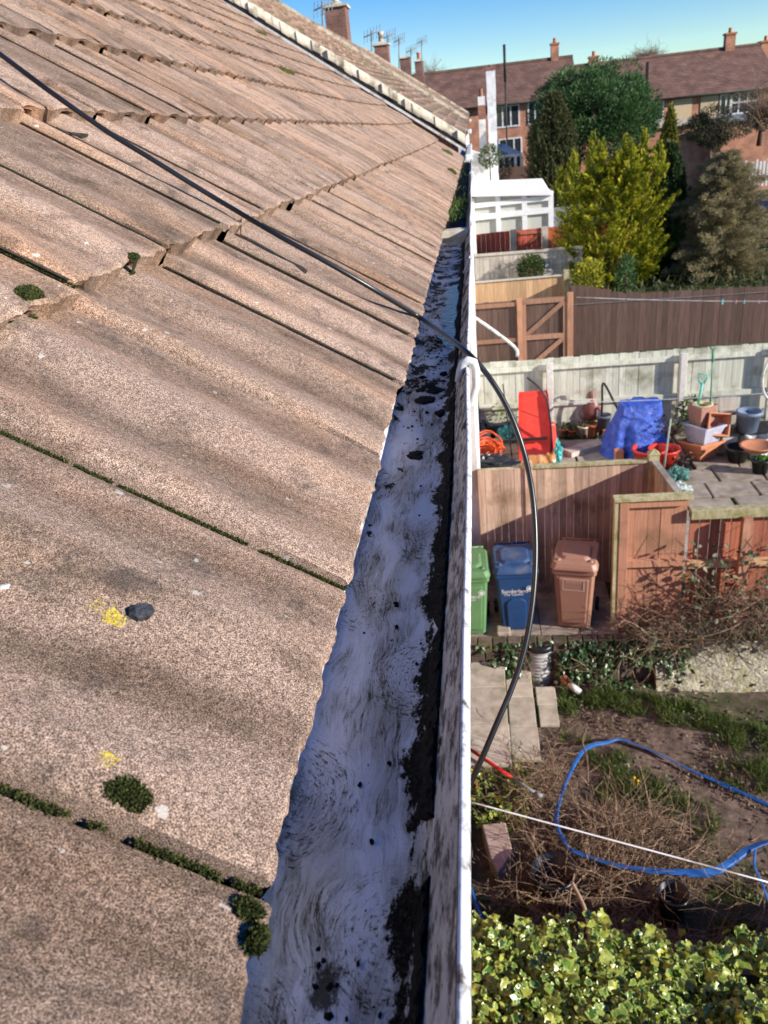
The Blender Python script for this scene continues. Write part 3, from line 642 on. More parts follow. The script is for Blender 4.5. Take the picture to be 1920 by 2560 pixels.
aerial(h3, 697, 4, 85, 29, 0.55); aerial(h3, 803, 66, 140, 37, 0.6); aerial(h4, 838, 72, 140, 42, 0.6); aerial(h4, 862, 80, 150, 46, 0.5); aerial(h4, 888, 103, 165, 50, 0.5); aerial(h4, 911, 84, 165, 54, 0.5)

# ------------------------------------------------------------------ ground
EARTH = pm('bare_earth', (0.07, 0.048, 0.036), (0.23, 0.165, 0.125), 7, 0.95, rnd=0, bmp=0.9, bd=0.03, detail=9, dirt=(0.05, 0.065, 0.02), dirt_scale=1.1)
TURF = pm('rough_grass_ground', (0.03, 0.045, 0.012), (0.085, 0.10, 0.03), 1.2, 0.95, rnd=0, bmp=0.8, bd=0.05, detail=8)
PAVE = pm('paving_slab', (0.26, 0.21, 0.165), (0.42, 0.35, 0.28), 6, 0.9, rnd=0.12, bmp=0.4, bd=0.01, dirt=(0.16, 0.14, 0.09), dirt_scale=2.2)
STEPM = pm('concrete_step', (0.40, 0.345, 0.265), (0.56, 0.495, 0.395), 9, 0.9, rnd=0.10, bmp=0.4, bd=0.006, dirt=(0.28, 0.25, 0.17), dirt_scale=3)
ZL, ZT = -6.62, -6.0                                       # lower garden, bin terrace
m = MB()
def gz(x, y):
    return ZL+0.10*(float(fbm(x*0.9, y*0.9, 2, 4))-0.45)+(0.12 if x > 3.6 else 0)
xs = np.linspace(-0.42, 7.0, 75); yy = np.linspace(-3, 8.42, 110)
m.grid([[(x, y, gz(x, y)) for y in yy] for x in xs[::-1]])
tag(m.build('garden_ground', EARTH), kind='structure')
zt = lambda Y: float(np.interp(Y, [8.4, 16.2, 16.5, 21, 25, 31, 35, 46, 60, 90, 400, 2500], [-6.04, -6.1, -5.75, -5.6, -5.3, -5.0, -4.7, -4.3, -3.6, -2.0, 0.0, 0.0]))
m = MB(); Ys = [8.40, 10, 12, 14, 16.2, 16.5, 18, 21, 23, 25, 28, 31, 33, 35, 40, 46, 53, 60, 75, 90, 150, 400, 2500]
m.grid([[(x, Y, zt(Y)) for Y in Ys] for x in (2500, 300, 60, 30, 15, 7, 3, 0, -9, -40, -300, -2500)], smooth=False)
tag(m.build('ground', TURF), kind='structure')
m = MB(); m.grid([[(x, y, -6.75) for y in (-2500, -300, -50, -3, 8.38)] for x in (2500, 300, 50, 7, 0, -50, -300, -2500)], smooth=False)
tag(m.build('lower_ground', TURF), kind='structure')
m = MB()
for i in range(9):                                         # paved yard behind the bin fence
    for j in range(9):
        x = -0.1+i*0.78+random.uniform(-0.02, 0.02)+(0.3 if j % 2 else 0); y = 10.05+j*0.62
        m.box((x, y, -6.1), (x+0.74+random.uniform(-.03, .03), y+0.58+random.uniform(-.03, .02), -6.035+random.uniform(-0.008, 0.008)))
tag(m.build('paving', PAVE, bevel=0.008), kind='structure')
m = MB()
for i in range(4):
    for j in range(3): m.box((-0.4+i*0.5, 8.44+j*0.5, -6.1), (0.09+i*0.5, 8.93+j*0.5, -6.028+random.uniform(-.004, .004)))
tag(m.build('terrace', PAVE, bevel=0.006), kind='structure')

# ------------------------------------------------------------------ timber
def woodmat(name, c1, c2, rnd=0.3, dirt=None, ds=2.0, rough=0.85): return pm(name, c1, c2, 4.5, rough, (9, 9, 0.5), rnd=rnd, bmp=0.35, bd=0.004, detail=6, dirt=dirt, dirt_scale=ds)
W_GREY = woodmat('greenish_grey_wood', (0.44, 0.445, 0.36), (0.64, 0.635, 0.53), 0.14, (0.26, 0.25, 0.17))
W_BIN = woodmat('bleached_brown_wood', (0.40, 0.26, 0.175), (0.66, 0.48, 0.35), 0.26, (0.28, 0.18, 0.11))
W_ORANGE = woodmat('orange_stained_wood', (0.40, 0.185, 0.105), (0.56, 0.29, 0.18), 0.2, (0.30, 0.16, 0.09))
W_RED = woodmat('dark_red_stained_wood', (0.32, 0.10, 0.055), (0.46, 0.175, 0.10), 0.3)
W_BROWN = woodmat('dark_brown_wood', (0.085, 0.048, 0.036), (0.15, 0.092, 0.072), 0.22)
W_TAN = woodmat('fresh_tan_wood', (0.42, 0.24, 0.12), (0.62, 0.40, 0.22), 0.18)
W_PALE = woodmat('silvered_wood', (0.34, 0.29, 0.23), (0.56, 0.50, 0.43), 0.22, (0.24, 0.20, 0.16))
W_GATE = woodmat('red_brown_gate_wood', (0.26, 0.13, 0.08), (0.42, 0.23, 0.15), 0.2)
W_MOSSY = pm('green_algae_wood', (0.28, 0.26, 0.10), (0.60, 0.52, 0.34), 6, 0.9, (3, 3, 1), rnd=0.15, dirt=(0.20, 0.21, 0.05), dirt_scale=5)
CONCP = pm('concrete_post_mat', (0.50, 0.47, 0.42), (0.66, 0.63, 0.58), 14, 0.9, rnd=0.08, bmp=0.3)
STONEW = pm('mossy_rubble', (0.25, 0.23, 0.15), (0.50, 0.46, 0.36), 26, 0.95, (1, 1, 1.6), rnd=0.25, bmp=1.0, bd=0.03, detail=8, dirt=(0.19, 0.18, 0.06), dirt_scale=5)
def boards(m, p0, p1, z0, z1, wd, th=0.02, gap=0.006, wob=0.01, z1b=None, ztop=None):
    """vertical boards from p0 to p1 (x, y), tops following z1..z1b"""
    p0 = np.array(p0, float); p1 = np.array(p1, float); L = np.linalg.norm(p1-p0); d = (p1-p0)/L; q = np.array([-d[1], d[0]])*th/2
    n = max(int(L/(wd+gap)), 1); st = L/n
    for i in range(n):
        a = p0+d*(i*st+gap/2); b = p0+d*((i+1)*st-gap/2); f = (i+0.5)/n
        zt_ = (z1 if z1b is None else z1+(z1b-z1)*f) if ztop is None else ztop(f)
        zt_ += random.uniform(-wob, wob); o = random.uniform(-0.004, 0.004)*np.array([-d[1], d[0]])
        A, B, C, D = a-q+o, b-q+o, b+q+o, a+q+o
        m.hexa([(*A, z0), (*B, z0), (*C, z0), (*D, z0), (*A, zt_), (*B, zt_), (*C, zt_), (*D, zt_)])

# --- bin-store fence of bleached brown boards (faces the camera) with its side run
fx0, fx1, fy = -0.14, 2.17, 9.9
fe = empty('wooden_fence', (1.0, fy, ZT), 'bleached brown board fence standing right behind the wheelie bins', 'fence')
m = MB(); boards(m, (fx0, fy), (fx1-0.02, fy), ZT-0.05, -4.21, 0.094, 0.02, 0.004, 0.006)
m.build('boards', W_BIN, fe)
m = MB(); m.bar((0.52, fy+0.005, -4.195), (fx1, fy+0.005, -4.195), 0.09, 0.035); m.bar((-0.14, fy+0.04, -4.235), (0.5, fy+0.04, -4.235), 0.05, 0.05); m.build('top_rail', W_MOSSY, fe)
for x_, z_ in ((0.55, -4.12),):
    m = MB(); m.box((x_-0.055, fy-0.035, ZT), (x_+0.045, fy+0.05, z_)); m.build('post', W_BIN, fe, bevel=0.006)
m = MB(); m.box((fx1-0.05, fy-0.05, ZT), (fx1+0.08, fy+0.07, -4.10)); m.add([(fx1-0.06, fy-0.06, -4.10), (fx1+0.09, fy-0.06, -4.10), (fx1+0.09, fy+0.08, -4.10), (fx1-0.06, fy+0.08, -4.10), (fx1+0.015, fy+0.01, -4.03)], [(0, 1, 4), (1, 2, 4), (2, 3, 4), (3, 0, 4)]); m.build('post', W_MOSSY, fe)
m = MB(); boards(m, (fx1+0.02, fy), (fx1+0.12, 8.80), ZT-0.05, -4.22, 0.10, 0.02, 0.006, 0.004, -4.26); m.build('side_boards', W_BIN, fe)
m = MB(); m.bar((fx1+0.02, fy-0.03, -4.195), (fx1+0.13, 8.82, -4.24), 0.085, 0.035); m.build('side_rail', W_PALE, fe)

# --- orange-stained fence at the terrace edge
oy = 8.735
oe = empty('wooden_fence', (1.95, oy, ZT), 'orange stained fence panel with a thick end post right of the brown bin', 'fence')
m = MB(); boards(m, (1.60, oy+0.04), (2.36, oy+0.04), ZT-0.1, -4.20, 0.135, 0.02, 0.004, 0.004); m.build('boards', W_ORANGE, oe)
m = MB(); m.box((1.555, oy-0.05, ZT-0.15), (1.665, oy+0.06, -4.20)); m.build('post', W_ORANGE, oe, bevel=0.006)
m = MB(); m.box((1.50, oy-0.04, ZT-0.15), (1.553, oy+0.08, -4.21)); m.build('end_batten', W_MOSSY, oe)
for z_ in (-4.25, -5.08):
    m = MB(); m.bar((1.668, oy-0.005, z_), (2.36, oy-0.005, z_), 0.06, 0.09); m.build('rail', W_ORANGE, oe)
m = MB(); m.bar((1.49, oy+0.005, -4.18), (2.40, oy+0.005, -4.18), 0.15, 0.035); m.build('coping', W_MOSSY, oe)
re_ = empty('wooden_fence', (3.2, oy, ZT), 'dark red fence with gaps between its boards below a mossy top rail', 'fence')
m = MB(); boards(m, (2.40, oy+0.05), (5.2, oy+0.05), ZT-0.1, -4.44, 0.105, 0.02, 0.012, 0.004); m.build('boards', W_RED, re_)
m = MB(); m.bar((2.385, oy+0.0, -4.42), (5.2, oy+0.0, -4.42), 0.12, 0.12); m.build('top_rail', W_MOSSY, re_, bevel=0.006)
m = MB(); m.bar((2.385, oy, -5.12), (5.2, oy, -5.12), 0.07, 0.09); m.build('rail', W_TAN, re_)
for x_ in (3.02, 4.6):
    m = MB(); m.box((x_-0.06, oy-0.16, ZT-0.15), (x_+0.055, oy-0.062, -4.50)); m.hexa([(x_-0.06, oy-0.16, -4.50), (x_+0.055, oy-0.16, -4.50), (x_+0.055, oy-0.062, -4.50), (x_-0.06, oy-0.062, -4.50), (x_-0.05, oy-0.15, -4.45), (x_+0.045, oy-0.15, -4.45), (x_+0.045, oy-0.07, -4.45), (x_-0.05, oy-0.07, -4.45)]); m.build('post', W_ORANGE, re_)

# --- pale green-grey fence at the back of the paved yard
ly = 15.9
le = empty('wooden_fence', (3, ly, -6.1), 'tall greenish grey board fence behind the blue tarpaulin and flowerpots', 'fence')
m = MB(); boards(m, (-0.12, ly+0.05), (9.0, ly+0.05), -6.1, -4.38, 0.125, 0.018, 0.004, 0.010); m.build('boards', W_GREY, le)
for za, zb in ((-4.60, -4.50), (-5.38, -5.28)):
    m = MB(); m.box((-0.12, ly-0.03, za), (9.0, ly+0.035, zb)); m.build('rail', W_GREY, le)
for px_ in (1187, 1471, 1662):
    X = atY(px_, 850, ly-0.05)[0]
    m = MB(); m.box((X-0.065, ly-0.15, -6.1), (X+0.065, ly-0.035, -4.43)); m.build('post', CONCP, le, bevel=0.01)

# --- brown gate and its flanks
gy = 20.0; gt = empty('wooden_gate', (1.6, gy, -5.65), 'red-brown ledged gate with a diagonal brace between two orange posts', 'gate')
gx0, gx1 = atY(1122, 700, gy)[0], atY(1236, 690, gy)[0]
m = MB(); m.box((gx0-0.05, gy-0.06, -5.7), (gx0+0.07, gy+0.05, -3.92)); m.build('post', W_ORANGE, gt)
m = MB(); m.box((gx1-0.12, gy-0.06, -5.7), (gx1+0.02, gy+0.05, -3.87)); m.build('post', W_ORANGE, gt)
m = MB(); boards(m, (gx0+0.08, gy+0.03), (gx1-0.13, gy+0.03), -5.55, -3.98, 0.10, 0.02, 0.003); m.build('boards', W_BROWN, gt)
m = MB(); zt_, zm = -4.02, -4.92; a, b = gx0+0.12, gx1-0.17
for z in (zt_, zm): m.bar((a-0.04, gy, z), (b+0.04, gy, z), 0.06, 0.12)
m.bar((a, gy-0.005, -5.5), (a, gy-0.005, zt_), 0.10, 0.05, up=(0, 1, 0)); m.bar((b, gy-0.005, -5.5), (b, gy-0.005, zt_), 0.10, 0.05, up=(0, 1, 0))
m.bar((a+0.02, gy-0.003, zm+0.05), (b-0.02, gy-0.003, zt_-0.05), 0.05, 0.11); m.bar((a+0.02, gy-0.003, -5.75), (b-0.02, gy-0.003, zm-0.05), 0.05, 0.11)
m.build('brace_frame', W_GATE, gt)
bl = empty('wooden_fence', (0.4, gy, -5.65), 'short dark brown fence between the white wall and the gate', 'fence')
m = MB(); boards(m, (-0.12, gy+0.04), (gx0-0.06, gy+0.04), -5.7, -3.97, 0.11, 0.02, 0.003); m.build('boards', W_BROWN, bl)
for z in (-4.05, -4.95):
    m = MB(); m.bar((-0.12, gy, z), (gx0-0.06, gy, z), 0.06, 0.10); m.build('rail', W_GATE, bl)
br_ = empty('wooden_fence', (6, 20.6, -5.65), 'long dark brown fence with an uneven top under the conifers', 'fence')
tp = lambda f: float(np.interp(f, [0, 0.07, 0.14, 0.25, 0.45, 0.7, 1], [-3.80, -3.93, -4.10, -4.17, -4.20, -4.25, -4.3]))
m = MB(); boards(m, (gx1+0.06, 20.6), (11.0, 20.62), -5.7, 0, 0.135, 0.02, 0.003, 0.02, ztop=tp); m.build('boards', W_BROWN, br_)
m = MB(); m.bar((gx1+0.06, 20.57, -4.30), (11, 20.59, -4.42), 0.012, 0.012); m.build('wire', GALV, br_)
tn = empty('wooden_fence', (1.1, 22.4, -5.6), 'fresh tan board fence showing above the gate', 'fence')
m = MB(); boards(m, (-0.12, 22.4), (2.34, 22.4), -5.7, -3.86, 0.17, 0.02, 0.004, 0.005); m.build('boards', W_TAN, tn)
m = MB(); m.bar((-0.12, 22.38, -3.855), (2.34, 22.38, -3.855), 0.07, 0.04); m.build('top_rail', W_PALE, tn)
m = MB(); m.box((2.30, 22.32, -5.7), (2.44, 22.46, -3.72)); m.build('post', W_MOSSY, tn)
m = MB(); boards(m, (2.44, 22.36), (gx1+0.04, 20.5), -5.7, -3.95, 0.12, 0.02, 0.003); m.build('side_boards', W_BROWN, tn)
gf = empty('wooden_fence', (1.5, 26.4, -5.4), 'silvery grey weathered fence in front of the red fence', 'fence')
m = MB(); boards(m, (-0.12, 26.4), (3.3, 26.4), -5.5, -3.70, 0.15, 0.02, 0.005, 0.01); m.build('boards', W_PALE, gf)
m = MB(); m.bar((-0.12, 26.37, -3.70), (3.3, 26.37, -3.73), 0.05, 0.08); m.build('top_rail', W_PALE, gf)
rf_ = empty('wooden_fence', (1.6, 30.4, -5.2), 'bright red painted fence panels with grey posts below the white conservatory', 'fence')
rp = [atY(p, 525, 30.4)[0] for p in (1022, 1109, 1177, 1240)]
m = MB()
for i, (a, b) in enumerate(zip(rp[:-1], rp[1:])): boards(m, (a+0.12, 30.4), (b-0.12, 30.4), -5.2, -3.52, 0.16, 0.02, 0.004, 0.006, -3.50)
boards(m, (rp[3]+0.12, 30.4), (rp[3]+2.4, 30.4), -5.2, -3.52, 0.16); m.build('boards', pm('red_painted_wood', (0.36, 0.05, 0.03), (0.52, 0.11, 0.065), 5, 0.7, (9, 9, .5), rnd=0.18), rf_)
for a in rp[1:]:
    m = MB(); m.box((a-0.11, 30.27, -5.2), (a+0.11, 30.38, -3.46)); m.build('post', W_PALE, rf_)
m = MB(); a, b = rp[1]+0.13, rp[2]-0.13
m.bar((a, 30.36, -3.62), (b, 30.36, -3.62), 0.04, 0.10); m.bar((a, 30.365, -4.3), (b, 30.365, -3.68), 0.04, 0.09); m.build('brace', W_RED, rf_)

# retaining wall between terrace and lower garden, rubble bank at the right
m = MB()
for i in range(15):
    for j in range(5):
        x = -0.42+i*0.19+(0.09 if j % 2 else 0); m.box((x, 8.36+random.uniform(-.02, .02), ZL-0.1+j*0.15), (x+0.18, 8.52, ZL+0.045+j*0.15))
tag(m.build('retaining_wall', pm('dark_garden_stone', (0.07, 0.055, 0.04), (0.16, 0.12, 0.09), 9, 0.95, rnd=0.3, bmp=0.8, bd=0.02, dirt=(0.06, 0.08, 0.02), dirt_scale=4), bevel=0.012), 'low dark stone retaining wall under the bins', 'wall')
bank = empty('rubble_bank', (3.8, 8.2, ZL), 'mossy rough concrete bank of rubble below the bramble tangle', 'bank')
xa = atZ(1418, 1440, -6.3)[0]
rows = []
for i in range(46):
    x = xa+i*0.075; row = []
    for j in range(16):
        q = j/15; y = 8.05+q*0.42+0.07*(float(fbm(x*5, q*6, 5, 4))-0.45); z = ZL-0.12+q*0.66+0.10*(float(fbm(x*6, q*7, 9, 4))-0.45)
        row.append((x, y, z))
    row += [(x, 8.62, -6.02+0.05*float(fbm(x*4, 1, 3))), (x, 8.85, -5.98)]
    rows.append(row)
m = MB(); m.grid([r[::1] for r in rows[::-1]], smooth=False); m.grid([[ (xa, p[1], p[2]) for p in rows[0]], [(xa+0.02, p[1]+0.3, p[2]-0.3) for p in rows[0]]]); m.build('face', STONEW, bank)
m = MB()
for k in range(70):
    x = random.uniform(xa+0.05, xa+3.2); q = random.uniform(0.05, 0.97); y = 8.03+q*0.42; z = ZL-0.10+q*0.66
    r = random.uniform(0.006, 0.024); m.ball((x, y, z), (r*random.uniform(1, 2.4), r, r*random.uniform(.6, 1)), 4, 6, jit=0.3)
o = m.build('embedded_stones', pm('pale_pebble', (0.22, 0.20, 0.13), (0.42, 0.38, 0.28), 30, 0.9, rnd=0.35), bank, smooth=False); tag(o, kind='stuff')

# concrete steps going down to the right
st = empty('garden_steps', (0.2, 7.6, ZL), 'three pale concrete steps going down from the house wall', 'steps')
def tread(corners_px, z, h=0.05):
    P = [atZ(px, py, z) for px, py in corners_px]; m = MB()
    m.hexa([(p[0], p[1], z-h) for p in P]+[(p[0], p[1], z) for p in P]); return m
for cs, z in (([(1000, 1650), (1100, 1652), (1085, 1412), (995, 1414)], -6.30),):
    pass
def step(x0, x1, y0, y1, z, n):
    L = (y1-y0)/n
    for k in range(n):
        m = MB(); m.box((x0+random.uniform(-.008, .008), y0+k*L+0.006, z-0.05), (x1+random.uniform(-.012, .012), y0+(k+1)*L-0.006, z)); m.build('tread', STEPM, st, bevel=0.008)
A = atZ(1085, 1414, -6.27); B = atZ(1100, 1652, -6.27); Cx = atZ(1145, 1447, -6.42); Dx = atZ(1167, 1640, -6.42); Ex = atZ(1195, 1482, -6.55)
step(-0.42, (A[0]+B[0])/2+0.02, B[1], A[1], -6.27, 3)
step((A[0]+B[0])/2+0.03, (Cx[0]+Dx[0])/2, Dx[1], Cx[1], -6.42, 3)
F_ = atZ(1210, 1565, -6.55); step((Cx[0]+Dx[0])/2+0.05, (Ex[0]+F_[0])/2, F_[1], Ex[1], -6.55, 2)
m = MB(); m.box((-0.42, B[1]+0.01, ZL-0.1), ((A[0]+B[0])/2-0.02, A[1]-0.01, -6.325)); m.box(((A[0]+B[0])/2-0.02, Dx[1]+0.02, ZL-0.1), ((Cx[0]+Dx[0])/2-0.02, Cx[1]-0.02, -6.475)); m.build('riser', pm('mossy_riser', (0.07, 0.07, 0.03), (0.17, 0.15, 0.08), 12, 0.95, rnd=0.1, bmp=0.6, bd=0.01), st)

# ------------------------------------------------------------------ wheelie bins
def lettering(text, size, loc, mat, parent, sx=1.0):
    cu = bpy.data.curves.new('lettering', 'FONT'); cu.body = text; cu.size = size; cu.align_x = 'CENTER'; cu.align_y = 'CENTER'; cu.extrude = 0.0008
    o = bpy.data.objects.new('lettering', cu); COL.objects.link(o); o.parent = parent; o.location = loc; o.rotation_euler = (math.pi/2, 0, 0); bpy.context.view_layer.update(); me = bpy.data.meshes.new_from_object(o.evaluated_get(bpy.context.evaluated_depsgraph_get())); bpy.data.objects.remove(o)
    o = bpy.data.objects.new('lettering', me); COL.objects.link(o); o.parent = parent; o.location = loc; o.rotation_euler = (math.pi/2, 0, 0); me.materials.clear(); me.materials.append(mat); return o
INK = pm('white_print', (0.60, 0.60, 0.58), (0.75, 0.75, 0.73), 20, 0.7, rnd=0)
def frust(m, z0, z1, hw0, hw1, yf0, yf1, yb0, yb1, rnd=None, cr=0.03):
    def ring(hw, yf, yb, z):
        c = cr; return [(-hw+c, yf, z), (hw-c, yf, z), (hw, yf+c, z), (hw, yb-c, z), (hw-c, yb, z), (-hw+c, yb, z), (-hw, yb-c, z), (-hw, yf+c, z)]
    V = ring(hw0, yf0, yb0, z0)+ring(hw1, yf1, yb1, z1)
    m.add(V, [tuple(range(7, -1, -1)), tuple(range(8, 16))]+[(k, (k+1) % 8, 8+(k+1) % 8, 8+k) for k in range(8)], rnd)
def bin_(loc, rz, mat, lidmat, label, sticker, scale=1.0, dome=True):
    e = empty('wheelie_bin', loc, label, 'bin', 'wheelie bins in a row', rz); e.scale = (scale,)*3
    m = MB(); frust(m, 0.03, 0.92, 0.205, 0.265, 0.03, 0.0, 0.50, 0.66); frust(m, 0.86, 0.955, 0.283, 0.288, -0.018, -0.022, 0.68, 0.69)
    m.build('body', mat, e, local=True, bevel=0.008)
    m = MB()
    if dome:
        m.hexa([(-0.155, -0.012, 0.12), (0.155, -0.012, 0.12), (0.155, 0.05, 0.12), (-0.155, 0.05, 0.12), (-0.19, -0.022, 0.80), (0.19, -0.022, 0.80), (0.19, 0.03, 0.80), (-0.19, 0.03, 0.80)])
    else:
        vs = [(-0.12, 0.008, 0.08), (0.12, 0.008, 0.08), (0.135, -0.006, 0.44), (0.12, -0.008, 0.50), (0.06, -0.009, 0.535), (-0.06, -0.009, 0.535), (-0.12, -0.008, 0.50), (-0.135, -0.006, 0.44)]
        m.add(vs+[(x, y+0.06, z) for x, y, z in vs], [tuple(range(8))]+[(k, 8+k, 8+(k+1) % 8, (k+1) % 8) for k in range(8)])
    m.build('front_panel', mat, e, local=True, bevel=0.012)
    m = MB(); frust(m, 0.955, 1.02, 0.298, 0.268, -0.045, -0.005, 0.70, 0.64, cr=0.05); frust(m, 1.018, 1.05, 0.20, 0.175, 0.10, 0.13, 0.55, 0.50, cr=0.06); frust(m, 0.935, 0.956, 0.300, 0.300, -0.047, -0.047, 0.70, 0.70, cr=0.05)
    lid = m.build('lid', lidmat, e, local=True, bevel=0.012)
    for sx in (-1, 1):
        m = MB(); m.lathe([(0.0, 0.03), (0.03, 0.026), (0.036, 0)], (sx*0.205, 0.09, 1.005), 12); m.build('stud', lidmat, lid, local=True)
    m = MB(); m.tube([(-0.24, 0.735, 0.985), (0.24, 0.735, 0.985)], 0.016, 8); [m.bar((sx*0.2, 0.66, 0.96), (sx*0.2, 0.735, 0.985), 0.03, 0.03) for sx in (-1, 0, 1)]; m.build('handle', mat, e, local=True)
    for sx in (-1, 1):
        m = MB(); vs = MB(); vs.lathe([(0.0, -0.025), (0.085, -0.025), (0.1, -0.012), (0.1, 0.012), (0.085, 0.025), (0.0, 0.025)], (0, 0, 0), 18)
        m.add([(sx*0.26+p[2], 0.56+p[0], 0.1+p[1]) for p in vs.v], vs.f); m.build('wheel', BLACK, e, local=True)
    if sticker == 'name':
        lettering('Sunderland', 0.078, (-0.02, -0.0245 if dome else 0.0, 0.655), INK, e); lettering('City Council', 0.050, (-0.035, -0.0245 if dome else 0.0, 0.607), INK, e)
        m = MB(); a = [2*math.pi*k/20 for k in range(20)]
        for r0, r1 in ((0.034, 0.043), (0.0, 0.022)):
            vs = [(0.175+r*math.cos(q), -0.0245, 0.705+r*math.sin(q)) for r in (r0, r1) for q in a]; m.add(vs, [(k, (k+1) % 20, 20+(k+1) % 20, 20+k) for k in range(20)])
        m.build('emblem', INK, e, local=True)
    else:
        m = MB(); x0, x1, z0, z1, y = -0.14, 0.14, 0.63, 0.80, -0.0245
        fr = [(x0, z0, x1, z0+0.014), (x0, z1-0.014, x1, z1), (x0, z0+0.015, x0+0.010, z1-0.015), (x1-0.016, z0+0.015, x1, z1-0.015)]
        for a_, b_, c_, d_ in fr: m.add([(a_, y, b_), (c_, y, b_), (c_, y, d_), (a_, y, d_)], [(0, 1, 2, 3)])
        random.seed(5); x = -0.09
        while x < 0.09:
            w_ = random.uniform(0.010, 0.018); m.add([(x, y, 0.745), (x+w_*0.5, y, 0.745), (x+w_*0.5, y, 0.775), (x, y, 0.775)], [(0, 1, 2, 3)]); m.add([(x+w_*0.5, y, 0.770), (x+w_, y, 0.770), (x+w_, y, 0.776), (x+w_*0.5, y, 0.776)], [(0, 1, 2, 3)]); x += w_+0.006
        m.build('sticker', pm('faded_print', (0.52, 0.38, 0.30), (0.66, 0.54, 0.46), 30, 0.8, rnd=0), e, local=True)
    return e
def plastic(n, c, k=1.25): return pm(n, c, tuple(min(q*k, 1) for q in c), 7, 0.42, rnd=0.03, bmp=0.05, spec=0.4)
GRN, BLU, BRN = plastic('green_bin_plastic', (0.10, 0.215, 0.085)), plastic('blue_bin_plastic', (0.014, 0.05, 0.14)), plastic('tan_bin_plastic', (0.345, 0.185, 0.125), 1.12)
BLUL = pm('faded_blue_lid', (0.016, 0.055, 0.15), (0.05, 0.10, 0.20), 5, 0.45, rnd=0, bmp=0.05, dirt=(0.16, 0.17, 0.20), dirt_scale=2.2)
gb = atZ(1022, 1374, ZT); bb = atZ(1118, 1364, ZT); nb = atZ(1243, 1362, ZT)
bin_((gb[0]-0.03, gb[1]+0.02, ZT-0.03), 0.03, GRN, GRN, 'green wheelie bin half hidden behind the gutter', 'name', 0.97, True)
bin_((bb[0], bb[1]+0.02, ZT-0.03), 0.02, BLU, BLUL, 'dark blue wheelie bin with a faded lid', 'name', 0.97, False)
bin_((nb[0]-0.02, nb[1]+0.05, ZT-0.03), -0.22, BRN, BRN, 'tan brown wheelie bin with a framed sticker', 'sticker', 0.98, True)
m = MB(); m.box((0.02, 8.55, ZT-0.03), (0.20, 8.75, ZT+0.05)); tag(m.build('broken_brick', PAVE, bevel=0.02), 'pale broken block lying between the green and blue bins', 'block')

# ------------------------------------------------------------------ leaves, ivy, brambles, brush
IVY = leafmat('variegated_ivy_leaf', [(0.03, 0.08, 0.012), (0.07, 0.16, 0.018), (0.14, 0.25, 0.025), (0.27, 0.36, 0.05), (0.50, 0.48, 0.06), (0.16, 0.26, 0.05)], 0.28, edge=(0.36, 0.42, 0.10), spec=0.6)
DKIVY = leafmat('dark_ivy_leaf', [(0.015, 0.04, 0.012), (0.03, 0.075, 0.02), (0.06, 0.12, 0.035), (0.13, 0.17, 0.08)], 0.3, spec=0.55)
TWIG = pm('dead_twig', (0.12, 0.075, 0.048), (0.36, 0.25, 0.165), 30, 0.9, rnd=0.6, bmp=0.2)
LIVETWIG = pm('brown_stem', (0.07, 0.04, 0.028), (0.17, 0.10, 0.07), 20, 0.9, rnd=0.4, bmp=0.2)
GRASS = leafmat('rough_grass_blade', [(0.03, 0.055, 0.008), (0.06, 0.11, 0.014), (0.11, 0.17, 0.03), (0.20, 0.20, 0.06)], 0.6)
LOBES = np.array([(0, 0), (0.20, -0.14), (0.42, -0.04), (0.40, 0.22), (0.52, 0.46), (0.30, 0.62), (0.0, 1.0), (-0.30, 0.62), (-0.52, 0.46), (-0.40, 0.22), (-0.42, -0.04), (-0.20, -0.14)])
def leaves(P, D, Nn, S, name, mat, parent=None, fold=0.12, margin=True, lobes=LOBES, sets=None):
    """flat lobed leaves: tip along D, face normal Nn"""
    n = len(P); D = unit(D); Nn = unit(Nn-D*np.sum(Nn*D, 1, keepdims=True)); Q = np.cross(D, Nn); S = np.broadcast_to(np.asarray(S, float), (n,))[:, None]
    k = len(lobes); ctr = np.array([0, 0.3]); V = []
    inner = ctr+(lobes-ctr)*0.66
    rings = ([inner, lobes] if margin else [lobes])
    V.append(P+D*S*0.3)
    for rg in rings:
        for (a, b) in rg: V.append(P+Q*S*a+D*S*b+Nn*S*(-fold*abs(a)*2-0.35*max(b-0.3, 0)**2+0.10*math.sin(a*9+b*7)))
    V = np.stack(V, 1); nv = V.shape[1]; V = V.reshape(-1, 3); base = (np.arange(n)*nv)[:, None, None]
    tri = np.array([(0, 1+i, 1+(i+1) % k, 0) for i in range(k)])
    F = [tri[None]+base]; E_ = [np.zeros((n, k))]
    if margin:
        qd = np.array([(1+i, 1+k+i, 1+k+(i+1) % k, 1+(i+1) % k) for i in range(k)]); F.append(qd[None]+base); E_.append(np.ones((n, k)))
    r = RNG.random(n)
    # fan triangles are stored as two meshes' worth of polygons through from_pydata-free path
    tris = F[0][:, :, :3].reshape(-1, 3)
    me = bpy.data.meshes.new(name)
    polys = [tris]+([F[1].reshape(-1, 4)] if margin else [])
    li = np.concatenate([p.ravel() for p in polys]); cnt = np.concatenate([np.full(len(p), p.shape[1]) for p in polys])
    ls = np.concatenate([[0], np.cumsum(cnt)[:-1]])
    me.vertices.add(len(V)); me.vertices.foreach_set('co', V.astype(np.float32).ravel())
    me.loops.add(len(li)); me.loops.foreach_set('vertex_index', li.astype(np.int32))
    me.polygons.add(len(cnt)); me.polygons.foreach_set('loop_start', ls.astype(np.int32)); me.update(calc_edges=True)
    fillattrs(me, np.concatenate([np.repeat(r, k)]*len(polys)), np.concatenate([e.ravel() for e in E_]))
    return link_mesh(name, me, mat, parent)
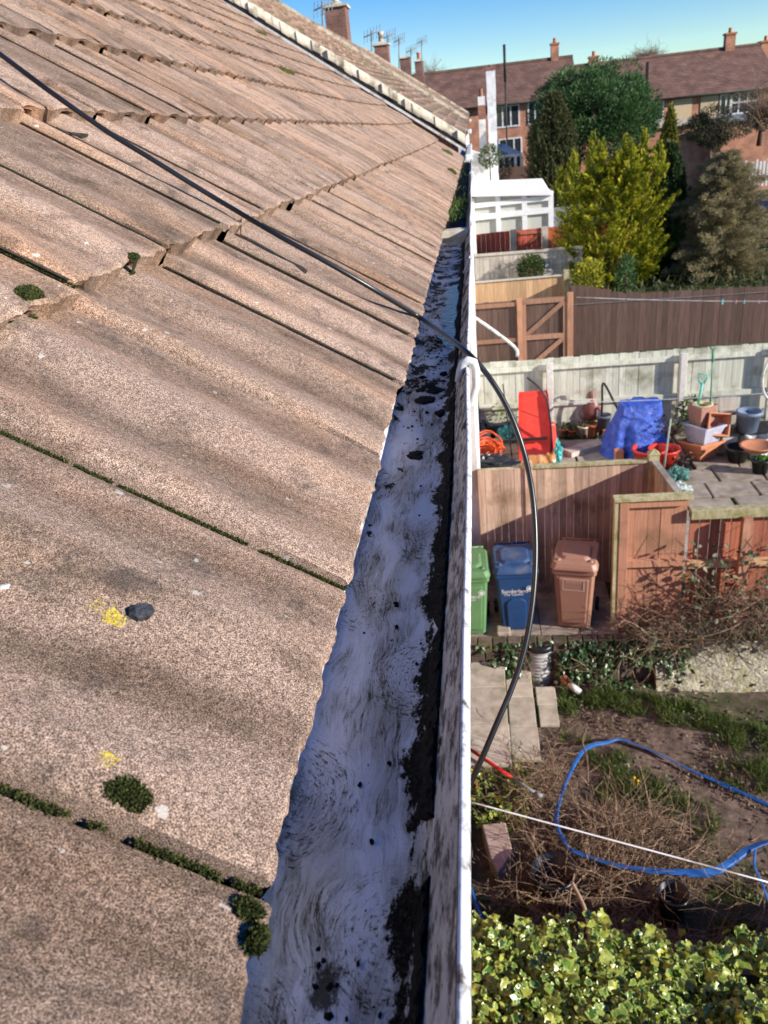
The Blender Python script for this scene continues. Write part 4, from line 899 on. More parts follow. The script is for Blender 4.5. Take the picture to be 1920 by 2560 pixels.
def twigs(m, n, cf, ln, rad, dirf, bend=0.35, sub=0.5):
    for _ in range(n):
        p = Vector(cf()); d = Vector(dirf()).normalized(); L = random.uniform(*ln); pts = [p]; k = 5
        for i in range(k):
            d = (d+Vector((random.gauss(0, bend), random.gauss(0, bend), random.gauss(0, bend)))*0.5).normalized(); pts.append(pts[-1]+d*L/k)
            if random.random() < sub*0.4 and i > 0:
                e = (d+Vector((random.gauss(0, .7), random.gauss(0, .7), random.gauss(0, .7)))).normalized(); m.tube([pts[-1], pts[-1]+e*L*0.15, pts[-1]+e*L*0.3+Vector((0, 0, random.gauss(0, .02)))], [rad*0.6, rad*0.5, rad*0.25], 4, cap=False)
        r = rad*random.uniform(0.5, 1.2); m.tube(pts, [r*(1-0.14*i) for i in range(k+1)], 4, cap=False)

# the variegated ivy over the nearest garden fence
iv = empty('ivy_hedge', (1.0, 2.55, -5.6), 'variegated green and cream ivy smothering the nearest garden fence', 'ivy')
def ivy_top(x, y): return -4.23+0.10*(float(fbm(x*2.1, y*2.3, 4, 3))-0.4)*1.6-0.55*max(0, (y-3.05))**1.3-0.16*max(0, 2.2-y)
n = 15000; X = RNG.uniform(-0.5, 2.6, n); Y = RNG.uniform(1.7, 3.35, n)
Z = np.array([ivy_top(a, b) for a, b in zip(X, Y)])+RNG.uniform(-0.15, 0.03, n)
edge_y = 3.14+0.20*(np.array(fbm(X*3, np.full(n, 3.0), 6, 3))-0.4)*2
k = (Y < edge_y) & (fbm(X*5.5, Y*5.5, 12, 3)+RNG.normal(0, .06, n) > 0.25); Z = Z+0.16*(fbm(X*4, Y*4, 15, 2)-0.4); X, Y, Z = X[k], Y[k], Z[k]; n = len(X)
D = np.stack([RNG.normal(0.15, 0.7, n), RNG.normal(-0.35, 0.6, n), RNG.normal(-0.35, 0.3, n)], 1)
Nn = np.stack([RNG.normal(0.25, 0.45, n), RNG.normal(-0.25, 0.45, n), np.ones(n)], 1)
leaves(np.stack([X, Y, Z], 1), D, Nn, 0.028+0.055*RNG.random(n)**2.0, 'leaves', IVY, iv)
n = 1700; X = RNG.uniform(-0.5, 2.6, n); Z = RNG.uniform(-6.2, -4.4, n); Y = 3.14+0.18*RNG.normal(size=n)*0.6
leaves(np.stack([X, Y, Z], 1), np.stack([RNG.normal(0, .5, n), RNG.normal(0.2, .3, n), -np.ones(n)], 1), np.stack([RNG.normal(0, .4, n), np.ones(n), RNG.normal(0.4, .3, n)], 1), RNG.uniform(0.035, 0.07, n), 'side_leaves', IVY, iv)
m = MB(); twigs(m, 60, lambda: (random.uniform(-0.4, 2.5), random.uniform(1.9, 3.1), -4.40), (0.2, 0.6), 0.004, lambda: (random.gauss(0, 1), random.gauss(0, .6), random.uniform(-.1, .3))); m.build('stems', LIVETWIG, iv)
m = MB(); boards(m, (-0.5, 2.9), (9.0, 2.9), -6.7, -4.45, 0.12); m.build('fence_boards', W_BROWN, iv)
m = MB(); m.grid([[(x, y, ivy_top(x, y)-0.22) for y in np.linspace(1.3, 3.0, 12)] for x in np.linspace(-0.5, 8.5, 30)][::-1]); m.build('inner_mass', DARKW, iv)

# ivy and leaves hanging over the retaining wall
wi = empty('ivy_curtain', (1.2, 8.3, ZL), 'dark glossy ivy hanging over the wall below the bins', 'ivy')
n = 1500; X = RNG.uniform(-0.35, 2.4, n); q = RNG.random(n); Z = ZL+0.05+q*0.62; Y = 8.36-0.22*(1-q)*RNG.random(n)-0.05*RNG.random(n)
xr_ = atZ(1167, 1464, ZL+0.06)[0]; keep = (fbm(X*3.1, Z*3.3, 8, 3) > 0.36) & ((np.abs(X-xr_) > 0.24) | (Y > 8.33)); X, Y, Z = X[keep], Y[keep], Z[keep]; n = len(X)
OVAL = np.array([(0, 0), (0.22, 0.12), (0.32, 0.4), (0.2, 0.75), (0, 1.0), (-0.2, 0.75), (-0.32, 0.4), (-0.22, 0.12)])
leaves(np.stack([X, Y, Z], 1), np.stack([RNG.normal(0, .5, n), RNG.normal(-.3, .3, n), -0.8*np.ones(n)], 1), np.stack([RNG.normal(.2, .4, n), RNG.normal(-.6, .3, n), RNG.normal(.7, .3, n)], 1), RNG.uniform(0.04, 0.09, n), 'leaves', DKIVY, wi, margin=False, lobes=OVAL)
m = MB(); twigs(m, 70, lambda: (random.uniform(-0.3, 2.4), random.uniform(8.2, 8.4), random.uniform(ZL+0.1, ZT+0.05)), (0.15, 0.5), 0.005, lambda: (random.gauss(0, .7), random.gauss(-.2, .3), random.uniform(-1, .1))); m.build('stems', TWIG, wi)
# bramble tangle in front of the orange and red fences
bt = empty('bramble_bush', (3.0, 8.5, ZT), 'tangle of brown bramble stems and pale leaves in front of the orange fence', 'bramble')
m = MB()
def bc(): x = random.uniform(1.75, 5.0); return (x, random.uniform(8.15, 8.65), ZT-0.05+random.uniform(0, 0.30+0.35*min(1, max(0, (x-1.8)/0.9))))
twigs(m, 900, bc, (0.2, 0.75), 0.0045, lambda: (random.gauss(0, 1), random.gauss(-.2, .5), random.gauss(0.1, .6)), 0.4, 0.6)
twigs(m, 14, lambda: (random.uniform(2.35, 3.4), 8.62, ZT+0.2), (0.9, 1.5), 0.006, lambda: (random.gauss(0.1, .35), random.gauss(-.15, .1), 1), 0.35, 1.0)
m.build('stems', TWIG, bt)
n = 620; C = np.array([bc() for _ in range(n)]); hi = RNG.random(n) < 0.28; C[hi, 0] = RNG.uniform(2.35, 3.6, hi.sum()); C[hi, 2] = RNG.uniform(ZT+0.3, ZT+1.25, hi.sum()); C[hi, 1] = RNG.uniform(8.5, 8.66, hi.sum())
leaves(C, RNG.normal(size=(n, 3)), np.stack([RNG.normal(.3, .5, n), RNG.normal(-.5, .4, n), np.ones(n)], 1), RNG.uniform(0.04, 0.10, n), 'leaves', leafmat('bramble_leaf', [(0.03, 0.06, 0.02), (0.07, 0.12, 0.05), (0.16, 0.19, 0.11), (0.28, 0.26, 0.16)], 0.45), bt, margin=False, lobes=OVAL)

# grass tufts in the lower garden
def tuft(cells, n, hmin, hmax, label, name='grass', mat=GRASS, wd=0.006):
    P = []; 
    for px, py, rx_, ry_ in cells:
        c = atZ(px, py, ZL+0.0); k = n//len(cells); a = RNG.uniform(0, 2*np.pi, k); r = np.sqrt(RNG.random(k)); P.append(np.stack([c[0]+rx_*r*np.cos(a), c[1]+ry_*r*np.sin(a), np.zeros(k)], 1))
    P = np.concatenate(P); P[:, 2] = [gz(a, b)-0.01 for a, b in P[:, :2]]
    keep = fbm(P[:, 0]*6, P[:, 1]*6, 3, 3) > 0.38; P = P[keep]; k = len(P)
    D = np.stack([RNG.normal(0, .55, k), RNG.normal(0, .55, k), np.ones(k)], 1)
    tag(scatter([blades(P, D, RNG.uniform(hmin, hmax, k), wd, bend=0.12)], name, mat), label, kind='stuff')
tuft([(1240, 1520, .16, .25), (1300, 1510, .25, .20), (1380, 1525, .3, .22), (1460, 1545, .35, .22), (1560, 1580, .35, .25), (1630, 1610, .3, .3), (1620, 1680, .35, .25), (1250, 1590, .2, .15)], 13000, 0.05, 0.19, 'rough green grass along the foot of the bank')
tuft([(1310, 1640, .25, .22), (1370, 1690, .3, .22), (1440, 1720, .3, .2), (1500, 1770, .25, .25), (1330, 1720, .2, .2)], 7000, 0.04, 0.15, 'rough green grass inside the blue hose loop')
tuft([(1600, 1960, .3, .25), (1650, 2010, .3, .3), (1540, 2040, .3, .2), (1100, 1990, .3, .25), (1200, 1930, .2, .15)], 5000, 0.05, 0.14, 'dark grass behind the ivy hedge')
for px, py in ((1369, 1693), (1377, 1700)):
    c = atZ(px, py, ZL+0.1); m = MB(); m.ball((0, 0, 0.09), (0.018, 0.018, 0.012), 5, 8); m.tube([(0, 0, -0.05), (0, 0, 0.085)], 0.003, 5)
    e = m.build('crocus', pm('yellow_petal', (0.55, 0.30, 0.01), (0.7, 0.42, 0.02), 20, 0.5, rnd=0)); e.location = c; tag(e, 'tiny yellow flower in the grass inside the hose loop', 'flower', 'yellow flowers')

def weeds(cells, n, smin, smax, label, mat):
    P = []
    for px, py, rx_, ry_ in cells:
        c = atZ(px, py, ZL); k = n//len(cells); P.append(np.stack([c[0]+rx_*RNG.normal(0, .6, k), c[1]+ry_*RNG.normal(0, .6, k), np.zeros(k)], 1))
    P = np.concatenate(P); P[:, 2] = [gz(a, b)+random.uniform(0, .05) for a, b in P[:, :2]]; P = P[fbm(P[:, 0]*5, P[:, 1]*5, 21, 3) > .40]; k = len(P)
    o = leaves(P, RNG.normal(size=(k, 3))+np.array([0, 0, .5]), np.stack([RNG.normal(.2, .5, k), RNG.normal(-.3, .5, k), np.ones(k)], 1), RNG.uniform(smin, smax, k), 'weeds', mat, None, margin=False, lobes=OVAL); tag(o, label, kind='stuff')
WEED = leafmat('garden_weed', [(.02, .05, .01), (.05, .10, .02), (.10, .17, .035), (.20, .22, .08)], .5)
LITTER = leafmat('leaf_litter', [(.05, .032, .02), (.12, .08, .05), (.22, .15, .09), (.30, .24, .15)], .85)
weeds([(1240, 1505, .2, .2), (1330, 1500, .3, .2), (1450, 1530, .4, .2), (1560, 1570, .4, .2), (1640, 1600, .3, .3), (1360, 1700, .3, .3), (1450, 1740, .3, .2), (1120, 1700, .2, .2), (1620, 1980, .3, .3), (1100, 1960, .3, .2), (1190, 1400, .5, .1)], 4200, .02, .055, 'low green weeds over the bare garden soil', WEED)
weeds([(1300, 1560, .5, .3), (1500, 1640, .5, .3), (1600, 1700, .4, .4), (1550, 1920, .5, .3), (1250, 1650, .4, .3), (1150, 1850, .3, .3), (1400, 1950, .5, .3)], 4200, .012, .045, 'brown leaf litter scattered over the garden soil', LITTER)
m = MB()
for k in range(420):
    x, y = random.uniform(0.2, 5.2), random.uniform(3.6, 8.0); q = random.uniform(.006, .03); m.ball((x, y, gz(x, y)), (q*random.uniform(.8, 1.6), q, q*.7), 4, 6, jit=.35)
tag(m.build('clods', EARTH, smooth=False), 'small clods of earth and stones on the garden soil', kind='stuff')

# brush pile
bp = empty('brush_pile', (1.2, 4.2, ZL), 'big heap of dead brown twigs beside the blue hose', 'brush')
m = MB()
def heap(cx, cy, sx, sy, h):
    def f():
        x, y = random.gauss(0, 1), random.gauss(0, 1); x = max(-2, min(2, x)); y = max(-2, min(2, y)); return (cx+x*sx, cy+y*sy, ZL+random.uniform(0.0, h)*math.exp(-(x*x+y*y)/3))
    return f
c1 = atZ(1330, 1800, ZL+0.2); c2 = atZ(1160, 1700, ZL+0.25); c3 = atZ(1280, 1900, ZL+0.25)
dirf = lambda: (random.gauss(0, 1), random.gauss(0, .8), random.gauss(0.12, .3))
twigs(m, 850, heap(c1[0], c1[1], 0.40, 0.22, 0.34), (0.15, 0.65), 0.0050, dirf, 0.3, 0.8)
twigs(m, 330, heap(c2[0], c2[1], 0.22, 0.28, 0.42), (0.15, 0.6), 0.0048, lambda: (random.gauss(-.2, .8), random.gauss(0, .8), random.gauss(0.3, .4)), 0.3, 0.8)
twigs(m, 620, heap(c3[0], c3[1], 0.45, 0.20, 0.40), (0.2, 0.7), 0.0050, dirf, 0.3, 0.8)
twigs(m, 260, lambda: (random.uniform(.2, 3.2), random.uniform(3.9, 5.2), ZL+random.uniform(.03, .16)), (.2, .8), .0055, dirf, .35, .8)
m.build('twigs', TWIG, bp)
m = MB(); twigs(m, 170, lambda: (random.uniform(.6, 5.0), random.uniform(5.0, 7.8), ZL+random.uniform(.02, .10)), (.1, .5), .004, lambda: (random.gauss(0, 1), random.gauss(0, 1), random.gauss(.05, .12)), .3, .6); tag(m.build('fallen_sticks', TWIG), 'thin dead sticks scattered over the bare soil', kind='stuff')
m = MB(); p = [atD(1268, 1570, 6.35), atD(1258, 1600, 6.3), atD(1268, 1640, 6.25), atD(1270, 1690, 6.2)]; m.tube(smooth(p), 0.008, 6); m.build('branch', TWIG, bp); m = MB()
p = [atD(1235, 1905, 4.9), atD(1262, 1960, 4.75), atD(1272, 2010, 4.6), atD(1276, 2060, 4.5)]; m.tube(smooth(p), 0.012, 6); m.build('branch', pm('bare_branch', (0.28, 0.20, 0.13), (0.42, 0.32, 0.22), 20, 0.85, rnd=0.2), bp)

# flat blue hose lying in a loop
BLUEH = pm('blue_layflat_hose', (0.012, 0.075, 0.27), (0.03, 0.14, 0.42), 10, 0.45, rnd=0, bmp=0.3, bd=0.01, spec=0.4)
def ribbon(pts, wd, name, mat, label, cat, th=0.012):
    P = smooth(pts, 3); m = MB(); n_ = len(P); rows = []
    for i, p in enumerate(P):
        d = (P[min(i+1, n_-1)]-P[max(i-1, 0)]).normalized(); s = d.cross(Vector((0, 0, 1))).normalized()*wd/2*(0.85+0.3*float(vnoise(i*0.35, 2.0))); tw = Vector((0, 0, 1))*wd*0.25*math.sin(i*0.31)
        u = Vector((0, 0, th*(0.3+0.9*random.random()))); rows.append([p-s-tw, p-s*0.4+u-tw*.4, p+s*0.4+u+tw*.4, p+s+tw, p+s*0.4-u*0.3, p-s*0.4-u*0.3, p-s-tw])
    m.grid(rows); return tag(m.build(name, mat), label, cat)
hp = [(1240, 1845, .34), (1206, 1795, .36), (1203, 1750, .36), (1222, 1690, .33), (1250, 1635, .28), (1275, 1612, .2), (1310, 1604, .12), (1340, 1597, .06), (1385, 1613, .04), (1440, 1637, .04), (1500, 1668, .04), (1570, 1698, .05), (1640, 1731, .06), (1740, 1775, .06)]
ribbon([atZ(a, b, ZL+c) for a, b, c in hp], 0.043, 'flat_hose', BLUEH, 'flat blue hose curving round the grass and over the brush', 'hose', 0.006)
hp = [(1236, 1838, .36), (1270, 1850, .36), (1330, 1868, .36), (1400, 1880, .36), (1470, 1885, .36), (1540, 1884, .36), (1580, 1862, .38), (1620, 1833, .38), (1670, 1815, .38), (1740, 1800, .35)]
ribbon([atZ(a, b, ZL+c) for a, b, c in hp], 0.062, 'flat_hose', BLUEH, 'wider flat blue hose sagging below the white washing line', 'hose', 0.006)
ribbon([atZ(a, b, ZL+.4) for a, b in ((1632, 1835), (1630, 1870), (1645, 1905), (1665, 1960))], 0.022, 'blue_rope', BLUEH, 'thin blue cord hanging from the wider hose at the right edge', 'cord', 0.005)
m = MB(); m.tube([atZ(1006, 1885, ZL+.25), atZ(1024, 1945, ZL+.3), atZ(1048, 2008, ZL+.36)], 0.022, 8); m.tube([atZ(1047, 2006, ZL+.36), atZ(1058, 2026, ZL+.4), atZ(1070, 2040, ZL+.36)], [0.02, 0.05, 0.03], 8)
tag(m.build('blue_pipe', BLUEH), 'blue pipe with a crumpled end leaning by the house wall above the ivy', 'pipe')
m = MB(); a, b, c = atZ(1003, 1610, ZL+.42), atZ(1107, 1681, ZL+.40), atZ(1155, 1712, ZL+.38)
e = empty('broom', a, 'red handled broom with a grey lower pole lying by the steps', 'broom'); m.tube([a, b], 0.020, 10); m.build('handle', pm('red_metal', (0.45, 0.015, 0.02), (0.6, 0.03, 0.03), 8, 0.35, rnd=0), e)
m = MB(); m.tube([b, c], 0.016, 10); m.tube([c, c+(c-b)*0.3], [0.016, 0.03], 8); m.build('pole', GALV, e)
m = MB(); p = [atZ(1010, 1690, ZL+.2), atZ(1022, 1682, ZL+.3), atZ(1030, 1695, ZL+.3), atZ(1024, 1712, ZL+.2)]; m.tube(smooth(p), 0.008, 6); tag(m.build('orange_rope', pm('orange_plastic', (0.55, 0.12, 0.02), (0.7, 0.2, 0.04), 9, 0.5, rnd=0)), 'short loop of orange cord below the gutter', 'cord')
p = atZ(1065, 1840, ZL+0.15); m = MB(); ol = [atZ(a, b, ZL+0.2)[:2] for a, b in ((1040, 1780), (1092, 1775), (1108, 1840), (1075, 1885), (1058, 1850))]; m.slab([tuple(q) for q in ol], ZL-0.05, ZL+0.2)
tag(m.build('broken_slab', pm('pink_concrete', (0.36, 0.25, 0.20), (0.50, 0.38, 0.32), 9, 0.9, rnd=0), bevel=0.015), 'broken pinkish concrete slab at the left of the brush heap', 'slab')
for px, py, r, lab, mt in ((1195, 1935, 0.20, 'large black bucket in the shade of the brush heap', BLACK), (1450, 1985, 0.13, 'black bucket with a pale rim by the ivy hedge', BLACK)):
    c = atZ(px, py, ZL); m = MB(); m.lathe([(0.0, 0.0), (r*0.75, 0.0), (r, 0.32), (r*1.06, 0.33), (r*1.06, 0.35), (r*0.95, 0.35), (r*0.72, 0.03), (0, 0.03)], (c[0], c[1], ZL), 24); tag(m.build('bucket', mt), lab, 'bucket')
n = 260; P = np.array([(*atZ(random.uniform(1012, 1150), random.uniform(1640, 1790), ZL+0.1)[:2], ZL+random.uniform(0.02, .3)) for _ in range(n)])
e = empty('ground_ivy', tuple(P.mean(0)), 'pale green ivy leaves growing at the foot of the steps', 'ivy')
leaves(P, RNG.normal(size=(n, 3)), np.stack([RNG.normal(.2, .4, n), RNG.normal(-.3, .4, n), np.ones(n)], 1), RNG.uniform(.04, .085, n), 'leaves', IVY, e)

# ribbed drainage riser with a black lid, terracotta pipe
c = atZ(1167, 1464, ZL+0.06); r = 0.185
e = empty('drain_riser', (c[0], c[1]+0.1, ZL), 'grey ribbed plastic drain riser with a black lid below the blue bin', 'drain')
pr = [(r*0.9, -0.03), (r*0.95, 0.06)]
for k in range(9): z = 0.07+k*0.050; pr += [(r, z), (r, z+0.03), (r*0.955, z+0.037), (r*0.955, z+0.048)]
m = MB(); m.lathe(pr, (c[0], c[1]+0.1, ZL), 28); m.build('body', pm('grey_ribbed_plastic', (0.34, 0.34, 0.34), (0.52, 0.51, 0.50), 12, 0.6, rnd=0), e)
m = MB(); m.lathe([(r*1.04, 0.50), (r*1.06, 0.51), (r*1.06, 0.56), (r, 0.575), (0, 0.578)], (c[0], c[1]+0.1, ZL), 28); m.build('lid', BLACK, e)
m = MB(); a = atZ(1213, 1462, ZL+.16); b = atZ(1228, 1476, ZL+.10); d = atZ(1252, 1496, ZL+.05); e = empty('clay_pipe', a, 'short terracotta pipe with a white end lying under the ivy wall', 'pipe')
m.tube([a, b], 0.055, 14); m.tube([b, b+(b-a)*0.15], 0.065, 14); m.build('socket', TERRA, e); m = MB(); m.tube([b, d], 0.045, 14); m.build('white_end', WHITE, e)

# washing lines
def line(a, b, r, label, sag=0.03, name='washing_line'):
    a, b = Vector(a), Vector(b); m = MB(); m.tube([a.lerp(b, t/12)+Vector((0, 0, -sag*4*(t/12)*(1-t/12))) for t in range(13)], r, 6); return tag(m.build(name, WHITE), label, 'line')
line(atD(1000, 1728, 2.55), atD(1690, 1914, 2.3), 0.0028, 'white washing line crossing low over the brush heap', 0.0)

# ------------------------------------------------------------------ clutter in the paved yard
ZP = -6.035
def base(px, py, z=ZP): return atZ(px, py, z)
def pot(px, py, r, h, mat, label, cat='pot', group='flowerpots in the yard', sq=None, rim=True, plant=None, tilt=(0, 0, 0), z=ZP, name='flowerpot', soil=True):
    c = base(px, py, z); e = empty(name, (c[0], c[1]+r, z), label, cat, group); m = MB()
    pr = [(0, 0.0), (r*0.72, 0.0), (r*0.95, h*0.84)]+([(r*1.04, h*0.84), (r*1.06, h)] if rim else [(r, h)])+[(r*0.9, h), (r*0.84, h*0.8), (0, h*0.78)]
    m.lathe(pr, (0, 0, 0), 22, sq=sq); m.build('body', mat, e, local=True); e.rotation_euler = tilt
    if plant:
        n, hh, mt = plant; P = np.stack([RNG.normal(0, r*0.5, n), RNG.normal(0, r*0.5, n), h*0.8+RNG.uniform(0, hh, n)], 1)
        leaves(P, np.stack([P[:, 0]*3, P[:, 1]*3, RNG.normal(.3, .4, n)], 1)+RNG.normal(0, .2, (n, 3)), np.stack([RNG.normal(0, .4, n), RNG.normal(-.3, .4, n), np.ones(n)], 1), RNG.uniform(.04, .09, n), 'leaves', mt, None, margin=False, lobes=OVAL).parent = e
    return e
PLANT = leafmat('pot_plant_leaf', [(0.03, 0.09, 0.01), (0.07, 0.19, 0.015), (0.14, 0.30, 0.03)], 0.4)
DPLANT = leafmat('dark_shrub_leaf', [(0.025, 0.05, 0.012), (0.06, 0.095, 0.025), (0.15, 0.18, 0.06)], 0.4)
GREYP = pm('slate_grey_pot', (0.085, 0.10, 0.13), (0.13, 0.15, 0.19), 7, 0.5, rnd=0.05)
LILAC = pm('pale_grey_pot', (0.33, 0.33, 0.40), (0.42, 0.42, 0.50), 7, 0.6, rnd=0.05)
BRPOT = pm('brown_planter', (0.28, 0.14, 0.10), (0.36, 0.19, 0.14), 7, 0.6, rnd=0.05)
ORPOT = pm('orange_terracotta', (0.46, 0.17, 0.08), (0.58, 0.24, 0.12), 8, 0.75, rnd=0.05)
REDP = pm('red_plastic', (0.58, 0.035, 0.022), (0.68, 0.06, 0.035), 6, 0.4, rnd=0.03, spec=0.4)
MINT = pm('mint_plastic', (0.10, 0.42, 0.34), (0.18, 0.55, 0.45), 9, 0.5, rnd=0)
YELF = pm('cream_plastic', (0.55, 0.45, 0.22), (0.66, 0.56, 0.30), 9, 0.6, rnd=0)
# red slide-like moulded panel
c = base(1157, 985); X0, Y0 = c[0], c[1]
e = empty('toy_slide', (X0, Y0, ZP), 'tall red plastic toy slide standing by the grey fence', 'slide')
m = MB()
def strip(zs, halfw, ys): return [[(X0+hw*q, y, z) for q in (-1, -0.86, 0.86, 1)] for z, hw, y in zip(zs, halfw, ys)]
prof_s = [(ZP, 0.34, Y0-0.25), (ZP+0.30, 0.33, Y0-0.06), (ZP+0.62, 0.31, Y0+0.16), (ZP+0.92, 0.30, Y0+0.34), (ZP+1.12, 0.29, Y0+0.44), (ZP+1.18, 0.27, Y0+0.62)]
rows = []
for z, hw, y in prof_s: rows.append([(X0-hw, y-0.10, z+0.05), (X0-hw, y, z-0.02), (X0+hw, y, z-0.02), (X0+hw, y-0.10, z+0.05)])
m.grid(rows, smooth=False); m.grid([[(p[0], p[1]+0.03, p[2]-0.015) for p in r[::-1]] for r in rows], smooth=False)
m.build('chute', REDP, e)
m = MB(); m.hexa([(X0-0.33, Y0+0.02, ZP), (X0+0.33, Y0+0.02, ZP), (X0+0.33, Y0+0.75, ZP), (X0-0.33, Y0+0.75, ZP), (X0-0.25, Y0+0.46, ZP+1.1), (X0+0.25, Y0+0.46, ZP+1.1), (X0+0.25, Y0+0.66, ZP+1.14), (X0-0.25, Y0+0.66, ZP+1.14)]); m.build('frame', REDP, e, bevel=0.02)
m = MB(); m.hexa([(X0+0.30, Y0+0.0, ZP+0.1), (X0+0.46, Y0+0.1, ZP+0.1), (X0+0.46, Y0+0.3, ZP+0.1), (X0+0.30, Y0+0.3, ZP+0.1), (X0+0.30, Y0+0.1, ZP+0.62), (X0+0.40, Y0+0.15, ZP+0.60), (X0+0.40, Y0+0.3, ZP+0.60), (X0+0.30, Y0+0.3, ZP+0.62)]); m.build('side_step', REDP, e, bevel=0.02)
# blue tarpaulin over something boxy
def tarp():
    c = base(1385, 990); m = MB(); nu, nv = 40, 26; rows = []
    nu, nv = 90, 44
    for i in range(nu):
        a = 2*math.pi*i/(nu-1); row = []; ca, sa = math.cos(a), math.sin(a); k = 1/max(abs(ca), abs(sa))**0.75
        for j in range(nv):
            q = j/(nv-1); cr_ = float(fbm(ca*2.6+4, sa*2.6+q*3.2, 3, 4))-.45; fold = float(vnoise(ca*4+9, sa*4+9+q*.5, 5))-.5
            z = (1.02-.10*max(0, -ca)*q)*(1-q)**0.85
            bx = .37+.20*q**1.3+(.14*q if ca < -.2 else 0)+.17*q*fold+.07*cr_; by = .20+.30*q**1.2+.20*q*fold+.07*cr_
            row.append((c[0]+bx*ca*k+.04*q, c[1]+0.35+by*sa*k, ZP+0.01+z+.10*cr_*(1-q)))
        row[-1] = (row[-1][0], row[-1][1], ZP+.005); rows.append(row)
    rows[-1] = list(rows[0])
    m.grid(rows); top = [r[0] for r in rows]; ct = np.mean(top, 0)+[0, 0, 0.02]; m.add(top+[ct], [(i, i+1, nu) for i in range(nu-1)], smooth=True)
    t_, tt, b, tc = newmat('blue_tarpaulin'); n1 = noise(tt, tc, 4, 5, 0.6, 1.5)
    tt.links.new(ramp(tt, [(0.35, (0.012, 0.045, 0.36)), (0.62, (0.035, 0.13, 0.62)), (0.75, (0.12, 0.30, 0.80))], n1), b.inputs['Base Color']); b.inputs['Roughness'].default_value = 0.28; b.inputs['Specular IOR Level'].default_value = 0.6; bump(tt, b, noise(tt, tc, 9, 6, 0.7, 1.0), 1.0, 0.05)
    o = m.build('tarpaulin', t_); tag(o, 'crumpled shiny blue tarpaulin draped over something tall in the yard', 'tarpaulin')
tarp()
for px, r, lab in ((1405, 0.30, 'red plastic tub in front of the blue tarpaulin'), (1436, 0.27, 'second red tub behind the mossy fence post')):
    c = base(px, 1010); m = MB(); m.lathe([(0, 0), (r*0.82, 0), (r, 0.30), (r*1.08, 0.31), (r*1.08, 0.34), (r*0.96, 0.34), (r*0.78, 0.03), (0, 0.03)], (c[0], c[1]+r*0.5, ZP), 28); tag(m.build('tub', REDP), lab, 'tub')
# low orange brick edging, wooden boards
m = MB(); a = base(1310, 950); b = base(1338, 1000)
for k in range(6):
    p = a+(b-a)*(k+0.5)/6; d = (b-a)/6*0.48; m.bar((p[0]-d[0], p[1]-d[1], ZP+0.12), (p[0]+d[0], p[1]+d[1], ZP+0.12), 0.16, 0.24)
tag(m.build('brick_edging', ORPOT, bevel=0.01), 'low orange block edging beside the blue tarpaulin', 'edging')
m = MB(); a = base(1225, 985); b = base(1305, 962); m.bar((a[0], a[1], ZP+0.06), (b[0], b[1], ZP+0.06), 0.3, 0.10); tag(m.build('timber_step', W_PALE), 'pale timber step lying left of the orange edging', 'step')
# plant and planters on the left
pot(1080, 955, 0.34, 0.42, GREYP, 'wide slate grey planter with bright green foliage by the white wall', plant=(240, 0.42, PLANT))
pot(1187, 972, 0.19, 0.27, GREYP, 'dark grey bucket-shaped pot right of the red slide', plant=(60, 0.10, leafmat('grey_leaf', [(0.10, 0.11, 0.10), (0.22, 0.23, 0.21)], 0.7)))
for px, py, r, h, mt, lab, pl in ((1220, 945, .10, .17, TERRA, 'small terracotta pot, leftmost of the row under the fence', (25, .15, DPLANT)), (1238, 946, .09, .15, TERRA, 'small terracotta pot next to the leftmost one', (25, .12, DPLANT)),
                                  (1262, 948, .12, .25, CEMENT, 'pale stone pot in the row under the fence', (18, .12, DPLANT)), (1281, 947, .14, .28, TERRA, 'tall dark terracotta pot below the brown urn', (20, .12, DPLANT)),
                                  (1303, 945, .11, .18, ORPOT, 'orange pot holding the slate grey pot', None), (1300, 962, .07, .10, ORPOT, 'tiny orange pot with a green seedling in front of the row', (12, .08, PLANT))):
    pot(px, py, r, h, mt, lab, plant=pl)
pot(1306, 931, .15, .30, GREYP, 'slate grey pot standing on the orange pot', z=ZP+0.18)
m = MB(); c = base(1279, 938); m.lathe([(0.0, 0.28), (.16, .30), (.20, .48), (.15, .66), (.08, .76), (.07, .86), (.05, .90), (0, .9)], (c[0], c[1]+.15, ZP), 20); tag(m.build('urn', pm('brown_glaze', (.16, .06, .05), (.26, .11, .09), 7, .4, rnd=0)), 'slim brown urn between the row of small pots', 'urn', None)
m = MB(); c = base(1262, 938); m.lathe([(0, .26), (.12, .28), (.16, .42), (.14, .56), (.09, .62), (.10, .72), (.06, .80), (0, .82)], (c[0], c[1]+.2, ZP), 16, ); tag(m.build('garden_ornament', pm('patchy_grey_stone', (.10, .07, .09), (.40, .38, .38), 9, .8, rnd=0)), 'grey patchy garden ornament left of the brown urn', 'ornament')
m = MB(); c = base(1243, 925); m.box((c[0]-.32, c[1]+.2, ZP), (c[0]+.32, c[1]+.45, ZP+.36)); e = m.build('trough', W_PALE); tag(e, 'shallow wooden trough of plants against the fence', 'trough')
n = 90; P = np.stack([c[0]+RNG.uniform(-.34, .34, n), c[1]+RNG.uniform(.2, .45, n), ZP+.36+RNG.uniform(0, .14, n)], 1); leaves(P, RNG.normal(size=(n, 3)), np.stack([RNG.normal(0, .4, n), RNG.normal(-.3, .4, n), np.ones(n)], 1), RNG.uniform(.04, .08, n), 'leaves', DPLANT, None, margin=False, lobes=OVAL); o = bpy.context.scene.objects[-1] if False else COL.objects[-1]; o.parent = e
